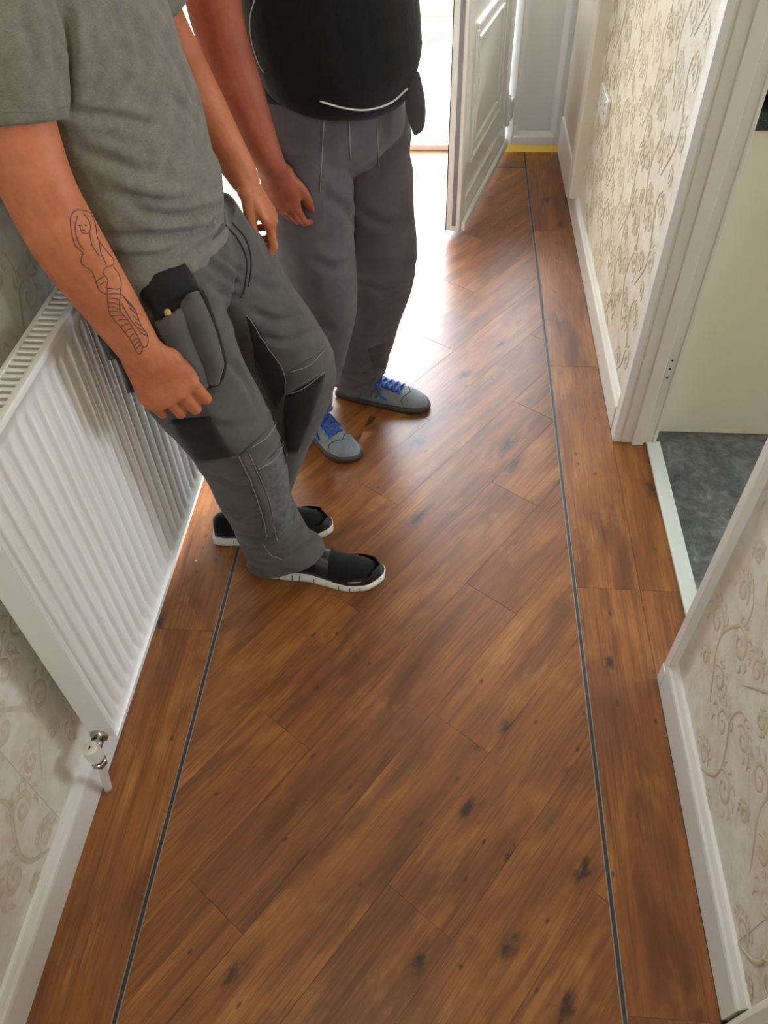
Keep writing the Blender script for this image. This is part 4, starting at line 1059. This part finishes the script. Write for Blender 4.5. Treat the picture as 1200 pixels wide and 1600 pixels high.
sk2 += [tube([q2(0, 0, 0.85), q2(0, 0, 1.0), q2(0, 0, 1.2), q2(-0.01, 0, 1.38), q2(0, 0, 1.44)], [0.10, 0.13, 0.12, 0.10, 0.06], [0.13, 0.15, 0.15, 0.15, 0.08], ref=F2, n=24),
        tube([q2(0, 0, 1.42), q2(0.02, 0, 1.52), q2(0.035, 0, 1.58)], [0.06, 0.058, 0.058], ref=F2), tube([rs, ls], [0.048, 0.048], ref=F2)]
RL2 = [tuple(q2(0.0, 0.10, 0.90)), (-0.335, 1.775, 0.70), (-0.320, 1.755, 0.50), (-0.355, 1.780, 0.30), (-0.404, 1.810, 0.14), (-0.408, 1.814, 0.08)]
LL2 = [tuple(q2(0.0, -0.10, 0.90)), (-0.195, 1.935, 0.70), (-0.178, 1.945, 0.49), (-0.220, 1.965, 0.30), (-0.262, 1.978, 0.13), (-0.268, 1.98, 0.07)]
for pth in (RL2, LL2): sk2.append(tube(pth, [0.075, 0.07, 0.052, 0.048, 0.036, 0.035], ref=(1, 0, 0)))
sk2 += head(HC2, F2, R2)
co, no, F = remesh(sk2, 0.0038, 5)
body2 = wmesh('body', co, F, 'skin_backlit', p2, True)
head_parts(body2, HC2, F2, R2)
def shirt2_fn(p): return 0.006 * nz(p, (6, 6, 9), 5.5) + 0.004 * nz(p, (8, 8, 22), 2.5) * max(0, min(1, (1.1 - p[2]) / 0.1))
ts2 = clothes('t_shirt', [
    tube([q2(0.02, 0, 0.988), q2(0.028, 0, 1.02), q2(0.03, 0, 1.07), q2(0.02, 0, 1.16), q2(0.0, 0, 1.27), q2(-0.01, 0, 1.37), q2(-0.01, 0, 1.42), q2(-0.01, 0, 1.45)],
         [0.150, 0.172, 0.180, 0.172, 0.150, 0.130, 0.110, 0.075], [0.176, 0.186, 0.192, 0.194, 0.20, 0.205, 0.18, 0.1], ref=F2, n=44, seg=40, dome=False),
    tube([q2(-0.01, 0.13, 1.385), rs, (-0.444, 1.680, 1.29), (-0.456, 1.668, 1.215)], [0.070, 0.068, 0.064, 0.063], ref=F2, n=18, seg=24, dome=False),
    tube([q2(-0.01, -0.13, 1.385), ls, q2(-0.03, -0.245, 1.28), q2(-0.01, -0.25, 1.21)], [0.070, 0.068, 0.064, 0.063], ref=F2, n=18, seg=24, dome=False),
    tube([rs, ls], [0.076, 0.076], [0.06, 0.06], ref=F2)], 0.005, 'tshirt_black', p2, shirt2_fn, 6)
tr2 = [tube([q2(0.0, 0, 1.0), q2(0.0, 0, 0.93), q2(0.0, 0, 0.85), q2(0.01, 0, 0.79)], [0.150, 0.152, 0.140, 0.09], [0.172, 0.186, 0.188, 0.10], ref=F2, n=18, seg=32, dome=False),
       tube(RL2[:5] + [(-0.410, 1.816, 0.072)], [0.112, 0.106, 0.094, 0.082, 0.072, 0.068], ref=F2, n=44, seg=28, dome=False),
       tube(LL2[:5] + [(-0.272, 1.98, 0.06)], [0.112, 0.106, 0.096, 0.090, 0.086, 0.082], ref=F2, n=44, seg=28, dome=False)]
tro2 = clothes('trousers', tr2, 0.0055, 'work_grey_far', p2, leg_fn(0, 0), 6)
crease(tro2, [([(520, 600), (555, 610), (598, 580)], 0.008, 0.010), ([(528, 575), (565, 585), (600, 560)], 0.007, 0.010), ([(470, 640), (490, 645), (515, 632)], 0.006, 0.009), ([(480, 610), (500, 615), (520, 600)], 0.006, 0.009),
              ([(500, 300), (540, 330), (560, 360)], 0.006, 0.012), ([(560, 330), (600, 350), (640, 340)], 0.006, 0.012), ([(480, 400), (520, 420), (550, 410)], 0.006, 0.012), ([(560, 440), (600, 455), (635, 440)], 0.006, 0.012), ([(490, 500), (520, 515), (550, 500)], 0.005, 0.012)])
bt2 = bvh_of(tro2); bts2 = bvh_of(ts2)
shoe(p2, (-0.462, 1.862), (-0.243, 1.664), 'suede', 1)
shoe(p2, (-0.335, 1.995), (-0.036, 1.918), 'suede', -1)

# ------------------------------------------------------------------ clothing details, person on the radiator
strip_on('holster_lining', bt1, [(203, 440), (225, 470), (245, 503)], [(283, 405), (300, 430), (314, 458)], 'work_black', tro1, 0.003)
pk = strip_on('holster_pocket', bt1, [(241, 502), (252, 530), (270, 575), (296, 602)], [(281, 480), (296, 525), (316, 570), (324, 597)], 'work_grey', tro1, 0.009, 18, 10, 0.006, 0.012)
pk2 = strip_on('holster_pocket', bt1, [(281, 480), (296, 525), (316, 570), (322, 597)], [(309, 460), (328, 505), (344, 560), (338, 590)], 'work_grey', tro1, 0.009, 18, 10, 0.006, 0.012)
strip_on('pocket_binding', bt1, [(308, 459), (326, 505), (341, 560), (335, 590), (322, 598)], [(314, 457), (331, 505), (347, 561), (341, 595), (324, 603)], 'work_black', tro1, 0.011, 20, 4, 0.006)
strip_on('back_pocket', bt1, [(118, 500), (143, 558), (163, 600), (196, 627)], [(180, 515), (200, 555), (214, 595), (216, 624)], 'work_black', tro1, 0.012, 16, 8, 0.008, 0.006)
strip_on('thigh_pocket', bt1, [(268, 655), (288, 690), (308, 722)], [(328, 650), (348, 688), (368, 712)], 'work_black', tro1, 0.006, 12, 8, 0.004)
strip_on('knee_band', bt1, [(372, 712), (388, 708), (400, 732)][0:1] + [(402, 732)], [(432, 657), (444, 686)], 'work_grey', tro1, 0.004, 6, 10, 0.003)
strip_on('knee_patch', bt1, [(402, 732), (415, 780), (428, 820), (434, 842)], [(447, 690), (453, 740), (457, 790), (456, 812)], 'knee_worn', tro1, 0.004, 16, 10, 0.003)
strip_on('side_binding', bt1, [(373, 712), (393, 753), (410, 805), (418, 843)], [(388, 706), (412, 765), (427, 818), (433, 845)], 'work_grey', tro1, 0.005, 16, 4, 0.003)
strip_on('dark_shin_strip', bt1, [(446, 618), (443, 650), (448, 705)], [(506, 584), (490, 640), (466, 705)], 'work_black', tro1, 0.005, 12, 8, 0.003)  # black strip laid over the far shin
strip_on('knee_band', bt1, [(452, 580), (447, 614)], [(504, 547), (506, 579)], 'work_grey', tro1, 0.004, 6, 10, 0.003)
strip_on('inner_leg_panel', bt1, [(384, 492), (395, 540), (402, 580), (430, 640)], [(402, 510), (422, 545), (443, 578), (446, 612)], 'work_black', tro1, 0.002, 14, 6, 0.002)
for pl in ([(391, 697), (415, 681), (432, 656)], [(453, 579), (480, 570), (503, 548)], [(448, 614), (475, 604), (505, 579)], [(402, 731), (427, 716), (444, 687)]):
    lines_on('stitching', bt1, [pl], 0.0009, 'stitch', tro1, 0.0052)
for pl in ([(383, 490), (398, 508), (407, 527), (421, 545), (443, 579), (446, 612)], [(372, 711), (392, 753), (410, 807), (418, 843)], [(388, 707), (417, 773), (428, 820), (433, 845)],
           [(100, 482), (115, 488), (134, 488)], [(413, 850), (425, 866), (440, 874)]):
    lines_on('stitching', bt1, [pl], 0.0008, 'stitch', tro1, 0.0055)
for pl in ([(352, 352), (372, 375), (385, 408), (382, 448), (376, 466)], [(362, 348), (384, 375), (392, 410), (388, 448)]):
    lines_on('fly_seam', bt1, [pl], 0.0016, 'stitch_dark', tro1, 0.001)
h = on_surface(bt1, 262, 494)
if h:
    b0 = h[0] + h[1] * 0.011 + Vector((0, 0, 0.008))
    V, F = tube([b0 + Vector((-0.004, 0.004, -0.02)), b0 + Vector((0.0, 0.001, -0.006)), b0 + Vector((0, 0, 0.006))], [0.004, 0.0055, 0.0055], ref=(1, 0, 0), n=10, seg=14)
    tag(wmesh('tool_handle', V, F, 'tan_wood', None, True), 'wooden tool handle poking out of the hip pocket of the grey work trousers', 'tool')
lines_on('sleeve_hem', bts, [[(2, 174), (60, 174), (105, 166)]], 0.0011, 'tshirt_grey', ts, 0.0004)
# tattoo on the near forearm
bb1 = bvh_of(body1)
def tz(*pts): return [(80 + x / 4.0, 300 + y / 4.0) for x, y in pts]
tat = [tz((190, 110), (150, 115), (120, 160), (125, 240), (150, 330), (190, 370), (205, 395)), tz((190, 110), (240, 130), (275, 200), (290, 290), (340, 360), (390, 420)),
       tz((165, 150), (150, 220), (165, 300), (200, 360)), tz((205, 140), (230, 170), (245, 215), (232, 255), (195, 255), (178, 215)), tz((172, 208), (186, 212)), tz((205, 205), (220, 208)), tz((195, 238), (212, 240)),
       tz((195, 385), (188, 440), (212, 466), (255, 495), (280, 560), (300, 612), (348, 640)), tz((390, 420), (385, 455), (345, 470), (322, 505), (352, 545), (345, 600)),
       tz((390, 470), (425, 520), (432, 600), (348, 600)), tz((300, 300), (310, 380), (345, 450)), tz((280, 560), (325, 530)), tz((290, 590), (335, 560)), tz((240, 250), (255, 330), (300, 400)),
       tz((350, 600), (355, 700), (372, 770), (440, 850), (500, 930), (535, 1000), (560, 1008), (575, 962)), tz((435, 605), (430, 730), (480, 800), (540, 900), (572, 968)),
       tz((442, 640), (520, 730), (560, 830), (600, 890), (602, 955), (576, 972)), tz((440, 700), (500, 800), (555, 870))]
o_ = catmull(tz((352, 640), (356, 700), (372, 770), (440, 850), (500, 930), (528, 985)), 13); i_ = catmull(tz((432, 640), (430, 720), (450, 770), (490, 830), (535, 900), (560, 960)), 13)
tat += [[tuple(a), tuple((a + b_) / 2 + (0, -1.5)), tuple(b_)] for a, b_ in zip(o_, i_)]
o_ = catmull(tz((450, 650), (480, 700), (520, 800), (560, 880)), 8); i_ = catmull(tz((470, 680), (520, 735), (560, 830), (600, 900)), 8)
tat += [[tuple(a), tuple(b_)] for a, b_ in zip(o_, i_)]
tt_ = lines_on('tattoo', bb1, tat, 0.0009, 'ink', body1, 0.0001, 2.0, 5)
if tt_: tt_['kind'] = 'stuff'; tt_['label'] = 'faded grey line tattoo of a figure in striped stockings'
# ------------------------------------------------------------------ clothing details, person by the door
lines_on('hem_piping', bts2, [[(500, 158), (540, 169), (575, 171), (610, 160), (636, 138)]], 0.0022, 'white_sole', ts2, 0.001)
lines_on('loose_thread', bts2, [[(398, 0), (391, 30), (394, 65), (404, 98), (413, 113)]], 0.0011, 'white_sole', ts2, 0.001)
for pl in ([(507, 178), (503, 240), (500, 300)], [(588, 185), (592, 260)], [(545, 185), (548, 250)]): lines_on('stitching', bt2, [pl], 0.0011, 'stitch', tro2, 0.001)
strip_on('waistband', bt2, [(396, 128), (400, 158)], [(520, 150), (510, 176)], 'work_black', tro2, 0.006, 6, 12, 0.004)
strip_on('knee_panel', bt2, [(575, 545), (585, 578)], [(604, 535), (603, 570)], 'work_grey', tro2, 0.004, 6, 6, 0.003)
V, F = tube([(-0.088, 1.80, 1.02), (-0.080, 1.79, 0.97), (-0.076, 1.785, 0.925), (-0.080, 1.785, 0.905)], [0.022, 0.028, 0.022, 0.008], [0.008, 0.010, 0.009, 0.004], ref=F2, n=16, seg=18)
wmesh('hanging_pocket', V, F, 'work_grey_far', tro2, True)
# white crumb on the floor border
V, F = ball((-0.640, 1.255, 0.0025), (0.0035, 0.0028, 0.0025), seg=7)
tag(wmesh('plaster_crumb', V, F, 'crumb'), 'tiny white crumb on the dark floor border by the radiator', 'debris')
